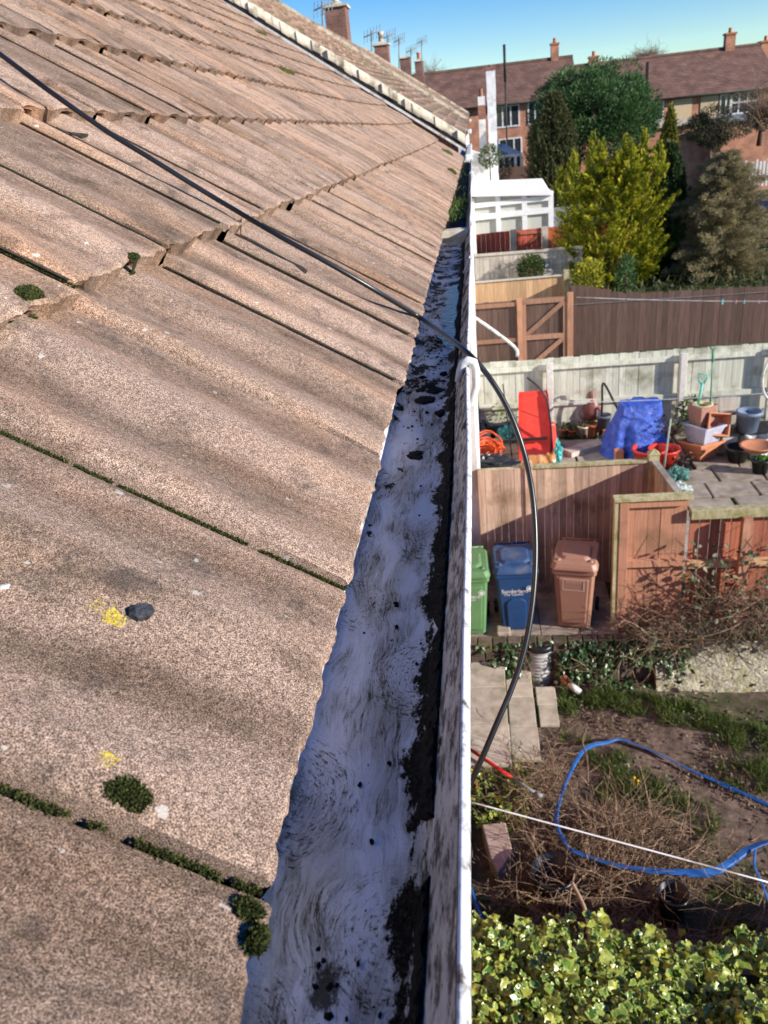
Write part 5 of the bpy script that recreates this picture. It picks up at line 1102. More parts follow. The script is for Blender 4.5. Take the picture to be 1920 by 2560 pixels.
# white crate, teal bag, black sheet, orange cable coil
m = MB(); c = base(1038, 963); m.box((c[0]-.2, c[1], ZP), (c[0]+.22, c[1]+.25, ZP+.26)); 
for k in range(4): m.box((c[0]-.17+k*.095, c[1]-.012, ZP+.06), (c[0]-.12+k*.095, c[1]-.002, ZP+.2))
tag(m.build('crate', pm('dirty_cream_plastic', (.45, .42, .38), (.58, .55, .50), 9, .7, rnd=.15), bevel=.01), 'dirty cream crate beside the white house wall', 'crate')
def lump(px, py, rx, ry, rz_, mat, label, cat, name, seed=1, z=ZP):
    c = base(px, py, z); m = MB(); m.ball((0, 0, 0), (rx, ry, rz_), 14, 24); v = []
    for p in m.v:
        q = Vector(p); nz_ = float(fbm(q.x*13+seed*3, q.y*13+q.z*17, seed, 3)); f = 0.25+1.5*nz_+random.uniform(-.10, .10); v.append((c[0]+q.x*f, c[1]+ry*.6+q.y*f, z+max(0.0, rz_*.7+q.z*f)))
    m.v = v; return tag(m.build(name, mat, smooth=False), label, cat)
TEAL = pm('teal_polythene', (.03, .25, .25), (.10, .48, .46), 9, .25, rnd=0, bmp=.7, bd=.05, spec=.6)
lump(1095, 957, .24, .16, .22, TEAL, 'crumpled teal plastic bag left of the red slide', 'bag', 'plastic_bag', 2)
lump(1205, 1000, .10, .10, .26, TEAL, 'thin teal plastic bag hanging right of the cat', 'bag', 'plastic_bag', 5)
lump(1050, 1018, .62, .30, .16, pm('black_polythene', (.008, .009, .012), (.03, .032, .04), 6, .35, rnd=0, bmp=.6, bd=.04, spec=.5), 'black plastic sheet heaped under the orange cable', 'sheet', 'plastic_sheet', 3)
ORNG = pm('orange_cable_sheath', (.62, .075, .02), (.72, .12, .03), 9, .4, rnd=0)
e = empty('cable_coil', tuple(base(1055, 1000)), 'tangled coil of orange extension cable on the black sheet', 'cable'); c = base(1050, 1000); m = MB()
for k in range(16):
    a0 = random.uniform(0, 6.28); rx_, rz_ = random.uniform(.18, .34), random.uniform(.10, .24); ox, oz = random.uniform(-.1, .12), random.uniform(.12, .28); oy_ = random.uniform(-.1, .15)
    m.tube([(c[0]+ox+rx_*math.cos(a0+t*.42), c[1]+oy_+.1*math.sin(t), ZP+.12+oz+rz_*math.sin(a0+t*.42)) for t in range(15)], .013, 6)
m.build('loops', ORNG, e); m = MB(); m.hexa([(c[0]-.3, c[1]+.02, ZP+.14), (c[0]+.34, c[1]+.02, ZP+.14), (c[0]+.34, c[1]+.3, ZP+.14), (c[0]-.3, c[1]+.3, ZP+.14), (c[0]-.26, c[1]+.05, ZP+.34), (c[0]+.3, c[1]+.05, ZP+.36), (c[0]+.3, c[1]+.26, ZP+.36), (c[0]-.26, c[1]+.26, ZP+.34)]); m.build('reel', ORNG, e, bevel=.03)
m = MB(); a = base(1030, 1000); m.tube([(a[0], a[1]+.2, ZP+.1), (a[0]+.01, a[1]+.2, ZP+1.8), (a[0]+.05, a[1]+.25, ZP+1.95)], .012, 6); tag(m.build('orange_rope', ORNG), 'orange cord hanging straight beside the white wall', 'cord')
# black frame: long bar and bent tubes, black hoop, washing line post
m = MB(); a = base(1025, 998); b = base(1185, 1000); m.bar((a[0], a[1], ZP+.42), (b[0], a[1], ZP+.42), .05, .05); b2 = Vector((b[0], a[1], ZP+.42))
p = [b2+Vector((.05, 0, -.42)), b2+Vector((.08, .02, .1)), b2+Vector((.0, .06, .75)), b2+Vector((-.12, .1, 1.0)), b2+Vector((-.36, .12, 1.22))]; m.tube(smooth(p), .022, 8); m.bar((a[0]+.05, a[1], ZP), (a[0]+.05, a[1], ZP+.42), .04, .04)
m.bar((a[0]+.75, a[1], ZP), (a[0]+.62, a[1]+.1, ZP+1.55), .025, .025)
tag(m.build('exercise_frame', BLACK), 'black tubular frame standing low in front of the red slide', 'frame')
m = MB(); a = base(1297, 945); b = base(1372, 985); t_ = atY(1303, 828, a[1]); u_ = atY(1327, 870, (a[1]+b[1])/2); m.tube(smooth([(a[0], a[1], ZP), (a[0]+.02, a[1], ZP+.7), tuple(t_), tuple(u_), (b[0]-.15, b[1], ZP+.55), (b[0], b[1], ZP)]), .024, 8); tag(m.build('bent_pipe', BLACK), 'bent black pipe arching up in front of the grey fence', 'pipe')
line(atY(1180, 870, 14.9), atY(1690, 847, 13.6), .008, 'white washing line stretched in front of the grey fence', .04)
ln = line(atY(1245, 642, 20.3), atY(1690, 651, 18.8), .010, 'white washing line with pegs in front of the dark brown fence', .03)
PEG = [pm('cyan_peg', (.15, .45, .5), (.2, .55, .6), 9, .5, rnd=0), pm('pink_peg', (.5, .2, .25), (.6, .28, .3), 9, .5, rnd=0)]
for k, (px, s) in enumerate(((1561, .95), (1590, .6), (1608, .7), (1640, .6))):
    a = atY(px, 651, 19.1); m = MB(); m.hexa([(a[0]-.02*s, a[1]-.02, a[2]-.07*s), (a[0]+.02*s, a[1]-.02, a[2]-.07*s), (a[0]+.02*s, a[1]+.02, a[2]-.07*s), (a[0]-.02*s, a[1]+.02, a[2]-.07*s), (a[0]-.012*s, a[1]-.015, a[2]+.05*s), (a[0]+.012*s, a[1]-.015, a[2]+.05*s), (a[0]+.012*s, a[1]+.015, a[2]+.05*s), (a[0]-.012*s, a[1]+.015, a[2]+.05*s)])
    o = m.build('peg', PEG[k % 2], ln)
# standard shrub with stake, green bush, wooden stump chair, shelf with pots
def stems_and_leaves(name, px, py, label, cat, h, rad, nst, nlf, lm, z=ZP, trunk=0.02, zoff=0.0, lsz=(.05, .10), tw=.008):
    c = base(px, py, z); e = empty(name, (c[0], c[1], z), label, cat); m = MB()
    if zoff: m.tube([(c[0], c[1], z), (c[0]+.02, c[1], z+zoff*.5), (c[0], c[1], z+zoff)], trunk, 7)
    twigs(m, nst, lambda: (c[0]+random.gauss(0, .02), c[1]+random.gauss(0, .02), z+zoff), (h*.5, h*1.0), tw, lambda: (random.gauss(0, rad), random.gauss(0, rad), 1), .35, 1.0); m.build('stems', LIVETWIG, e)
    if nlf:
        P, d = ell(nlf, (c[0], c[1], z+zoff+h*.55), (h*rad*.8, h*rad*.8, h*.5), .3); leaves(P, d+RNG.normal(0, .5, (nlf, 3)), d+np.array([.2, -.2, .8]), RNG.uniform(*lsz, nlf), 'leaves', lm, e, margin=False, lobes=OVAL)
    return e
stems_and_leaves('small_tree', 1448, 985, 'small bare pruned tree with twiggy head behind the fence post', 'tree', .45, .7, 46, 26, DPLANT, zoff=.42)
m = MB(); a = base(1432, 1030); b = atY(1449, 905, a[1]); m.tube([(a[0], a[1], ZP), tuple(b)], .016, 7); tag(m.build('garden_cane', pm('grey_green_cane', (.25, .30, .26), (.36, .42, .36), 9, .7, rnd=0)), 'grey green cane standing right of the red tub', 'cane')
stems_and_leaves('shrub', 1492, 935, 'leafy green shrub in front of the grey fence post', 'shrub', .75, .5, 20, 240, DPLANT, lsz=(.06, .12))
stems_and_leaves('shrub', 1650, 950, 'grey green leafy plant at the right edge of the yard', 'shrub', .6, .6, 16, 120, leafmat('sage_leaf', [(.06, .09, .06), (.14, .18, .12), (.24, .27, .2)], .6))
stems_and_leaves('dead_plant', 1470, 1010, 'dry brown plant heap between the red tub and the stacked pots', 'plant', .35, .9, 40, 40, leafmat('dead_leaf', [(.10, .07, .04), (.24, .18, .10), (.36, .30, .18)], .8))
# stacked square planters
def sqpot(px, py, z, w0, w1, h, mat, label, rz=.5, tilt=(0, 0)):
    c = base(px, py, ZP); e = empty('square_planter', (c[0], c[1]+.1, z), label, 'planter', 'stacked square planters'); e.rotation_euler = (tilt[0], tilt[1], rz); m = MB()
    k = math.sqrt(2)/2*2**.5/1.0; s = lambda w: w/math.sqrt(2); m.lathe([(0, 0), (s(w0), 0), (s(w1), h), (s(w1)*1.08, h), (s(w1)*1.08, h*1.12), (s(w1)*.95, h*1.12), (s(w0)*.92, .04), (0, .04)], (0, 0, 0), sq=4); m.build('body', mat, e, local=True); return e
sqpot(1515, 992, ZP, .34, .56, .30, ORPOT, 'terracotta square planter at the bottom of the stack', .55, (-.08, .05))
sqpot(1518, 990, ZP+.30, .38, .52, .32, LILAC, 'pale grey square planter in the middle of the stack', .6, (0, .05))
sqpot(1512, 985, ZP+.62, .30, .36, .34, BRPOT, 'brown square planter on top of the stack', .5)
sqpot(1538, 985, ZP+.60, .30, .40, .20, ORPOT, 'terracotta planter tipped on its side on the stack', .2, (1.25, .2))
c = base(1512, 985); zt2 = ZP+.98; m = MB(); m.lathe([(.14, -.05), (.19, .0), (.19, .03), (.15, .03), (.1, -.03)], (c[0], c[1]+.1, zt2), 16); tag(m.build('bowl', YELF), 'cream bowl on top of the brown planter', 'bowl')
m = MB(); hx, hy = c[0]-.02, c[1]+.14; m.tube([(hx-.05, hy, zt2), (hx, hy, zt2+.42)], .026, 8); m.tube([(hx-.02, hy, zt2+.40), (hx-.075, hy, zt2+.50), (hx-.07, hy, zt2+.58), (hx+.07, hy, zt2+.58), (hx+.075, hy, zt2+.50), (hx+.02, hy, zt2+.40)], .018, 8); tag(m.build('fork_handle', MINT), 'mint green D-shaped tool handle sticking out of the cream bowl', 'handle')
m = MB(); m.tube([(hx+.17, hy, zt2), (hx+.14, hy, zt2+.95)], .014, 7); m.tube([(hx+.145, hy, zt2+.8), (hx+.14, hy, zt2+1.0)], .022, 7); m.tube([(hx+.08, hy, zt2+1.08), (hx+.14, hy, zt2+1.02), (hx+.2, hy, zt2+1.06)], .016, 6); tag(m.build('garden_cane', pm('dark_green_cane', (.05, .20, .12), (.09, .28, .17), 9, .5, rnd=0)), 'dark green cane with a black tip beside the mint handle', 'cane')
# low shelf with pots
c = base(1606, 990); e = empty('plant_shelf', (c[0], c[1], ZP), 'low black topped shelf on white blocks under the round grey pot', 'shelf'); m = MB(); m.box((c[0]-.42, c[1]+.1, ZP+.42), (c[0]+.62, c[1]+.7, ZP+.46)); m.build('top', DARKW, e)
for dx in (-.36, -.02, .36):
    m = MB(); m.box((c[0]+dx, c[1]+.14, ZP+.24), (c[0]+dx+.26, c[1]+.4, ZP+.418)); m.box((c[0]+dx, c[1]+.3, ZP), (c[0]+dx+.2, c[1]+.5, ZP+.238)); m.build('block', CONCP, e)
pot(1623, 940, .22, .40, pm('blue_grey_pot', (.14, .18, .25), (.20, .25, .33), 6, .45, rnd=0), 'round blue grey pot standing on the black shelf', z=ZP+.46)
m = MB(); q = base(1575, 925, ZP+.46); m.box((q[0]-.16, q[1]+.2, ZP+.46), (q[0]+.16, q[1]+.24, ZP+1.0)); m.box((q[0]-.16, q[1], ZP+.72), (q[0]+.16, q[1]+.2, ZP+.76)); [m.box((q[0]+s*.14-.02, q[1], ZP+.46), (q[0]+s*.14+.02, q[1]+.04, ZP+.72)) for s in (-1, 1)]
tag(m.build('small_chair', W_PALE), 'small pale wooden chair standing on the shelf left of the round pot', 'chair')
pot(1644, 1000, .24, .44, pm('off_white_planter', (.5, .5, .5), (.62, .62, .6), 6, .6, rnd=0), 'off-white planter with a terracotta bowl on it at the right edge', sq=6)
pot(1646, 985, .28, .10, ORPOT, 'terracotta bowl sitting on the off-white planter', z=ZP+.44)
pot(1600, 1005, .22, .28, BLACK, 'wide black bucket below the shelf')
pot(1648, 1028, .17, .26, BLACK, 'black pot with green seedlings at the right edge', plant=(40, .10, PLANT))
# teal basket and white bag on the paving
lump(1462, 1040, .20, .14, .14, pm('dark_teal_mesh', (.02, .09, .08), (.12, .26, .22), 30, .7, rnd=0, bmp=.8, bd=.02), 'crumpled dark teal netting on the paving behind the fence corner', 'netting', 'netting', 4)
lump(1470, 1068, .24, .14, .10, pm('white_polythene', (.36, .42, .38), (.55, .60, .56), 9, .3, rnd=0, bmp=.6, bd=.04), 'pale plastic bag on the paving in front of the teal netting', 'bag', 'plastic_bag', 6)
n = 1600; P = np.stack([RNG.uniform(2.4, 6, n), RNG.uniform(10.2, 15.6, n), np.full(n, -6.04)], 1); k = (np.abs(((P[:, 1]-10.05) % .62)-.60) < .035) & (fbm(P[:, 0]*1.7, P[:, 1]*1.7, 2) > .4); P = P[k]
P2 = np.stack([RNG.uniform(2.4, 6, 700), RNG.uniform(10.0, 10.35, 700), np.full(700, -6.03)], 1); P = np.concatenate([P, P2[fbm(P2[:, 0]*3, P2[:, 1]*3, 4) > .45]]); k = len(P)
tag(scatter([blades(P, np.stack([RNG.normal(0, .6, k), RNG.normal(0, .6, k), np.ones(k)], 1), RNG.uniform(.03, .09, k), .012)], 'weeds', GRASS), 'weeds growing between the yard paving slabs', kind='stuff')
# white hoop at the right edge
m = MB(); c = atY(1672, 815, 14.6); m.tube([(c[0]+.20*math.cos(t*.2618), c[1], c[2]+.42*math.sin(t*.2618)) for t in range(25)], .022, 8); m.tube([(c[0], c[1], c[2]-.42), (c[0], c[1], ZP)], .02, 8); tag(m.build('hoop', WHITE), 'white hoop on a stand at the right edge of the yard', 'hoop')
# white rail in front of the brown fence
m = MB(); p = [atY(1020, 690, 17.5), atY(1032, 690, 17.5), atY(1110, 748, 17.5), atY(1117, 770, 17.5)]; m.tube(smooth(p, 4), .034, 8); tag(m.build('handrail', WHITE), 'sloping white handrail in front of the brown gate', 'rail')

# ginger cat curled on the paving by the fence
def cat():
    c = atY(1165, 990, 10.6); z0 = c[2]-.10; e = None; m = MB(); X, Y = c[0], c[1]
    bl_ = [((X-.10, Y, z0+.02), (.17, .13, .13)), ((X+.02, Y-.01, z0+.03), (.15, .12, .125)), ((X+.16, Y-.03, z0+.09), (.078, .075, .07)), ((X+.185, Y-.085, z0+.072), (.036, .038, .03)), ((X+.03, Y-.10, z0-.06), (.10, .05, .04)), ((X+.12, Y-.11, z0-.08), (.07, .03, .025)), ((X-.20, Y-.06, z0-.06), (.07, .07, .05))]
    for p, r in bl_: m.ball(p, r, 12, 16)
    for s in (-1, 1): m.lathe([(.028, 0), (.018, .03), (.003, .055)], (X+.16+s*.042, Y-.015, z0+.145), 10)
    m.tube(smooth([(X-.26, Y+.0, z0-.04), (X-.27, Y-.12, z0-.07), (X-.15, Y-.17, z0-.08), (X-.03, Y-.16, z0-.085)]), .026, 8)
    mt, t, b, tc = newmat('ginger_fur'); n1 = noise(t, mapping(t, tc, (9, 3, 3)), 2.2, 4, .6, .6); col = ramp(t, [(.35, (.36, .13, .035)), (.55, (.52, .25, .09)), (.72, (.66, .44, .24))], n1)
    sp = nn(t, 'ShaderNodeVectorMath', operation='DISTANCE'); t.links.new(tc, sp.inputs[0]); sp.inputs[1].default_value = (X+.20, Y-.10, z0+.05)
    col = mix(t, col, (.74, .66, .56), ramp(t, [(.035, (1, 1, 1)), (.075, (0, 0, 0))], sp.outputs['Value'])); t.links.new(col, b.inputs['Base Color']); b.inputs['Roughness'].default_value = .95
    o = m.build('cat', mt); tag(o, 'ginger cat with a white muzzle resting on the fence behind the bins', 'cat')
    rm = o.modifiers.new('remesh', 'REMESH'); rm.mode = 'VOXEL'; rm.voxel_size = .012; rm.use_smooth_shade = True; sm = o.modifiers.new('smooth', 'SMOOTH'); sm.iterations = 4
    for s in (-1, 1):
        m = MB(); m.ball((X+.178+s*.03, Y-.078, z0+.108), .010, 6, 8); m.build('eye', BLACK, o)
    m = MB(); m.ball((X+.19, Y-.122, z0+.082), (.010, .007, .007), 6, 8); m.build('nose', pm('pink_nose', (.4, .18, .15), (.5, .25, .2), 9, .5, rnd=0), o)
cat()

# ------------------------------------------------------------------ conservatory and houses on the hill
GLASS, t, b, tc = newmat('window_glass'); b.inputs['Base Color'].default_value = (.03, .035, .04, 1); b.inputs['Roughness'].default_value = .05
BLIND = pm('vertical_blind', (.42, .42, .37), (.56, .56, .50), 3, .7, (40, 1, .5), rnd=.03)
CWHITE = pm('clean_white_frame', (.72, .72, .72), (.80, .80, .80), 3, .4, rnd=.02, bmp=0)
cy = 34.0; cl, cr = -0.3, atY(1190, 450, cy)[0]
ce = empty('conservatory', (1.4, cy, -4.7), 'white framed conservatory with closed blinds behind the red fence', 'conservatory')
zb, zr = -4.7, -2.42
m = MB(); m.hexa([(cl-.1, cy-.25, -2.45), (cr+.05, cy-.25, -2.72), (cr+.05, cy+.1, -2.72), (cl-.1, cy+.1, -2.45), (cl-.1, cy-.2, -1.88), (cr-.35, cy-.2, -2.05), (cr-.35, cy+3.5, -2.3), (cl-.1, cy+3.5, -2.2)]); m.build('roof', CWHITE, ce, bevel=.03)
m = MB(); m.box((cl, cy+.06, zb), (cr, cy+.1, -2.5)); m.build('blinds', BLIND, ce)
m = MB()
for px in (1020, 1076, 1133, 1190): x = atY(px, 450, cy)[0]; m.box((x-.10, cy-.05, zb), (x+.10, cy+.05, -2.55))
for za, zb2 in ((-3.35, -3.13), (-2.88, -2.70)): m.bar((cl, cy, (za+zb2)/2-.05), (cr, cy, (za+zb2)/2-.02), .12, zb2-za)
m.build('frame', CWHITE, ce)
m = MB(); m.box((cr, cy, zb), (cr+2.5, cy+.1, -3.2)); m.build('side_panel', pm('grey_blue_panel', (.2, .22, .24), (.3, .32, .34), 3, .5, rnd=0), ce)
FROOF = brickmat('far_roof_tile', (.175, .095, .068), (.23, .13, .095), (.11, .06, .045), bw=.3, bh=.16, ms=.012, bstr=.5)
FBRICK = brickmat('far_brick', (.46, .175, .095), (.56, .25, .14), (.46, .31, .22))
BOARD = pm('boarded_window', (.52, .38, .22), (.62, .47, .29), 3, .8, (6, 6, .5), rnd=.05)
def far_house(label, x0, x1, Y, ez, rz, depth, wins, chims, hy=None):
    h = empty('terraced_house', ((x0+x1)/2, Y, -4.5), label, 'house', 'brick houses on the hill'); ov = .35
    m = MB(); m.box((x0, Y, -5), (x1, Y+depth*2, ez+.1)); m.build('wall', FBRICK, h)
    m = MB(); hp_ = hy or 0
    m.add([(x0-.2, Y-ov, ez), (x1+.2, Y-ov, ez), (x1+.2-hp_, Y+depth, rz), (x0-.2, Y+depth, rz), (x0-.2, Y+2*depth+ov, ez), (x1+.2, Y+2*depth+ov, ez)], [(0, 1, 2, 3), (3, 2, 5, 4), (1, 5, 2), (0, 3, 4)]); m.box((x0-.2, Y-ov, ez-.14), (x1+.2, Y-ov+.1, ez-.005)); rf = m.build('roof', FROOF, h)
    m = MB(); m.bar((x0-.2, Y+depth, rz+.02), (x1+.2-hp_, Y+depth, rz+.02), .3, .14); m.build('ridge_tiles', FARTILE, rf)
    m = MB(); m.tube([(x0-.2, Y-ov-.06, ez-.06), (x1+.2, Y-ov-.06, ez-.06)], .07, 6); m.build('gutter', DARKW, h)
    for (wx, wz, ww, wh, kind) in wins:
        wz = min(wz, ez-.12-wh/2)
        if kind == 'board':
            m = MB(); m.box((wx-ww/2, Y-.05, wz-wh/2), (wx+ww/2, Y-.002, wz+wh/2)); m.build('boarded_window', BOARD, h); continue
        m = MB(); t_ = .09
        m.box((wx-ww/2, Y-.06, wz-wh/2), (wx+ww/2, Y+.02, wz-wh/2+t_)); m.box((wx-ww/2, Y-.06, wz+wh/2-t_), (wx+ww/2, Y+.02, wz+wh/2))
        nb_ = 2 if ww < 1.4 else 3
        for k in range(nb_+1): x = wx-ww/2+t_/2+(ww-t_)*k/nb_; m.box((x-t_/2, Y-.058, wz-wh/2+t_), (x+t_/2, Y+.018, wz+wh/2-t_))
        if kind == 'half': m.box((wx-ww/2+t_, Y-.056, wz), (wx+ww/2-t_, Y+.016, wz+t_))
        wf = m.build('window', WHITE, h); m = MB(); m.box((wx-ww/2+.02, Y-.03, wz-wh/2+.02), (wx+ww/2-.02, Y-.01, wz+wh/2-.02)); m.build('pane', BLIND if kind == 'blind' else GLASS, wf)
    for cx, cw, ch_ in chims:
        m = MB(); m.box((cx-cw/2, Y+depth-cw*.5, rz-.5), (cx+cw/2, Y+depth+cw*.5, rz+ch_)); cc = m.build('chimney', FBRICK, rf); m = MB(); m.box((cx-cw*.6, Y+depth-cw*.6, rz+ch_), (cx+cw*.6, Y+depth+cw*.6, rz+ch_+.12)); m.lathe([(.13, 0), (.11, .3)], (cx, Y+depth, rz+ch_+.12), 8); m.build('cap', FBRICK, cc) if False else m.build('pot', TERRA, h)
    return h
def wpx(px, py, Y=60.0): return atY(px, py, Y)
w1 = wpx(1094, 240); w2 = wpx(1156, 232); w3 = wpx(1102, 303)
Yr = 63.6
far_house('left brick house block with a long brown roof behind the white chimney', -9.0, atY(1237, 130, Yr)[0]-.2, 60.0, 1.27, atY(1140, 133, Yr)[2], 3.6,
          [(w1[0], w1[2]-.05, 1.75, 1.35, 'glass'), (w2[0]+.2, w2[2]-.05, 1.4, 1.35, 'glass'), (w3[0], w3[2]-.5, 1.6, 1.3, 'glass'), (-3, .5, 1.6, 1.3, 'glass')], [(atY(1198, 110, Yr)[0], .52, .8)])
R1 = wpx(1475, 228); R2 = wpx(1532, 222); R3 = wpx(1568, 220); R4 = wpx(1620, 208); R0 = wpx(1431, 222)
xr0 = atY(1300, 160, Yr)[0]; xr1 = atY(1620, 104, Yr)[0]
far_house('right brick house block with boarded windows behind the trees', 7.3, xr1+.9, 60.0, .50, atY(1500, 112, Yr)[2], 3.6,
          [(R1[0], R1[2]+.0, 1.15, 1.5, 'board'), (R2[0], R2[2]+.1, 1.1, 1.35, 'board'), (R3[0], R3[2]+.1, .8, 1.3, 'glass'), (R4[0]-.4, R4[2]+.05, 1.7, 1.3, 'half'), (R4[0]-7, R4[2]-2.8, 1.6, 1.2, 'glass'), (R0[0]-.3, R0[2], .8, 1.2, 'glass')], [(atY(1575, 100, Yr)[0], .62, .75), (atY(1282, 140, Yr)[0], .6, .35)], .5)
far_house('third brick house at the right edge beyond the boarded one', xr1+1.2, xr1+14, 62.0, -.1, atY(1640, 122, 65.6)[2], 3.6, [(xr1+2.6, -1.2, 1.4, 1.3, 'glass')], [(atY(1652, 110, 65.6)[0], .75, .8)])
m = MB(); a = atY(1396, 135, 60.6); m.box((a[0]-.06, 60.0, -1.0), (a[0]+.06, 60.4, a[2])) ; m.build('soil_pipe', DARKW, COL.objects['terraced_house.004'])
# low brick garages and white fence at the right
for lab, x0, x1, Y, z0, z1, rm in (('low brick outbuilding with a pale flat roof below the right houses', atY(1395, 300, 46)[0], atY(1560, 290, 46)[0], 46, -4.4, -.95, CEMENT), ('low brick garage with a grey felt roof at the right edge', atY(1560, 280, 45)[0], atY(1720, 280, 45)[0], 45, -4.4, -1.0, GALV)):
    e = empty('outbuilding', ((x0+x1)/2, Y, z0), lab, 'outbuilding'); m = MB(); m.box((x0, Y, z0), (x1, Y+3, z1)); m.build('wall', FBRICK, e); m = MB(); m.box((x0-.15, Y-.2, z1), (x1+.1, Y+3.1, z1+.25)); m.build('roof', rm, e)
e = empty('picket_fence', (atY(1640, 360, 40)[0], 40, -4.3), 'white picket fence beside the brick garage at the right edge', 'fence'); m = MB(); x0 = atY(1608, 370, 40)[0]; zf = atY(1640, 372, 40)[2]
for k in range(16): x = x0+k*.16; m.box((x, 40, zf-.6), (x+.09, 40.03, zf+.45+(.1 if k % 3 == 0 else 0)))
m.box((x0, 40.03, zf-.2), (x0+2.6, 40.06, zf-.1)); m.box((x0, 40.03, zf+.2), (x0+2.6, 40.06, zf+.3)); m.build('pickets', WHITE, e)
def car():
    a = atY(1668, 452, 31); X, Z = a[0]+.8, a[2]-.62; Y = 31
    e = empty('parked_car', (X, Y, Z), 'dark blue parked car half hidden by the brown conifer', 'car'); m = MB()
    pf = [(-2.0, .25), (-2.05, .6), (-1.9, .82), (-1.0, .92), (-.45, 1.38), (.9, 1.40), (1.5, .95), (2.0, .85), (2.05, .3)]
    m.add([(X+x, Y+s*.82*(.85 if z > 1.2 else 1), Z+z) for s in (-1, 1) for x, z in pf], [tuple(range(9)), tuple(range(17, 8, -1))]+[(k, 9+k, 9+(k+1) % 9, (k+1) % 9) for k in range(9)]); m.build('body', pm('blue_car_paint', (.01, .02, .05), (.015, .03, .07), 3, .25, rnd=0, spec=.6), e, bevel=.05)
    m = MB(); m.add([(X-.85, Y-.835, Z+.93), (X+1.3, Y-.835, Z+.93), (X+.8, Y-.74, Z+1.33), (X-.42, Y-.74, Z+1.31)], [(0, 1, 2, 3)]); m.build('window', GLASS, e)
    for x in (-1.25, 1.25):
        m = MB(); v = MB(); v.lathe([(0, -.1), (.3, -.1), (.32, 0), (.3, .1), (0, .1)], (0, 0, 0), 18); m.add([(X+x+p[0], Y-.75+p[2], Z+.32+p[1]) for p in v.v], v.f); m.build('wheel', BLACK, e)
car()
# white painted stacks, far conservatory, mast
e = empty('chimney_stack', tuple(atY(1062, 330, 37)), 'tall white painted chimney stack of a kitchen extension', 'chimney'); a, b = atY(1053, 240, 37)[0], atY(1072, 240, 37)[0]; zt_ = atY(1062, 152, 37)[2]
m = MB(); rows = []
for k in range(24):
    z = -3.5+(zt_+3.5)*k/23; j = [random.uniform(-.012, .012) for _ in range(4)]; rows.append([(a+j[0], 37-.22, z), (b+j[1], 37-.22, z), (b+j[1], 37.22, z), (a+j[0], 37.22, z), (a+j[0], 37-.22, z)])
m.grid([r[::-1] for r in rows], smooth=False); m.build('shaft', pm('flaking_whitewash', (.68, .68, .68), (.82, .82, .82), 4, .8, rnd=0, dirt=(.45, .44, .43), dirt_scale=3), e)
m = MB(); m.box((a-.03, 36.75, zt_), (b+.03, 37.25, zt_+.14)); m.lathe([(.09, .1), (.08, .2)], ((a+b)/2, 37, zt_), 8); m.build('cap', BRICKD, e)
e = empty('chimney_stack', tuple(atY(1042, 300, 39)), 'short brick and white chimney stack left of the tall white one', 'chimney'); a, b = atY(1034, 260, 39)[0], atY(1049, 260, 39)[0]; zt_ = atY(1042, 208, 39)[2]
m = MB(); m.box((a, 38.9, -3.5), (b, 39.2, zt_-.9)); m.box((a, 38.9, zt_-.35), (b, 39.2, zt_-.0)); m.build('shaft', RENDER, e); m = MB(); m.box((a-.01, 38.89, zt_-.9), (b+.01, 39.21, zt_-.35)); m.lathe([(.1, 0), (.08, .3)], ((a+b)/2, 39.05, zt_), 8); m.build('brickwork', BRICK, e)
e = empty('kitchen_extension', (0, 37, -4.6), 'small white rendered extension at the foot of the white chimney', 'extension'); x1 = atY(1058, 300, 36)[0]; zz_ = atY(1040, 332, 36)[2]
m = MB(); m.hexa([(-.4, 36.0, -4.6), (x1, 36.0, -4.6), (x1, 38.5, -4.6), (-.4, 38.5, -4.6), (-.4, 36.0, zz_+.25), (x1, 36.0, zz_-.15), (x1, 38.5, zz_-.15), (-.4, 38.5, zz_+.25)]); m.build('wall', RENDER, e); m = MB(); m.box((-.4, 35.8, zz_-.22), (x1+.1, 36.0, zz_-.02)); m.build('gutter', WHITE, e)
cX0, cX1 = atY(1072, 340, 42)[0], atY(1128, 340, 42)[0]; e = empty('conservatory', ((cX0+cX1)/2, 42, -4.4), 'small white conservatory with a hipped glass roof in the distance', 'conservatory')
m = MB(); zE = atY(1100, 333, 42)[2]; zR = atY(1080, 312, 42)[2]; m.add([(cX0, 42, zE), (cX1, 42, zE), (cX1, 45, zE), (cX0, 45, zE), (cX0, 43, zR), (cX0+.4, 43.5, zR)], [(0, 1, 5, 4), (1, 2, 5), (2, 3, 4, 5)]); m.build('roof', pm('grey_glazing', (.42, .44, .42), (.52, .54, .52), 3, .5, rnd=0), e)
m = MB(); m.box((cX0, 42.02, zE-.95), (cX1, 42.1, zE-.65)); m.box((cX0, 42.0, zE-.14), (cX1, 42.12, zE-.005))
for k in range(5): x = cX0+(cX1-cX0-.1)*k/4; m.box((x, 42.01, zE-.65), (x+.13, 42.11, zE-.14))
m.build('frame', WHITE, e); m = MB(); m.box((cX0+.02, 42.06, zE-.66), (cX1-.02, 42.09, zE-.14)); m.build('pane', GLASS, e)
m = MB(); a = atY(1089, 96, 50); b = atY(1097, 305, 50); m.tube([(a[0], 50, -4.5), (a[0], 50, a[2])], .045, 7); m.tube([(a[0], 50, a[2]-1.8), (a[0], 50, a[2])], .075, 7); tag(m.build('mast', DARKW), 'thin dark lamp post rising above the left brick roof', 'post')
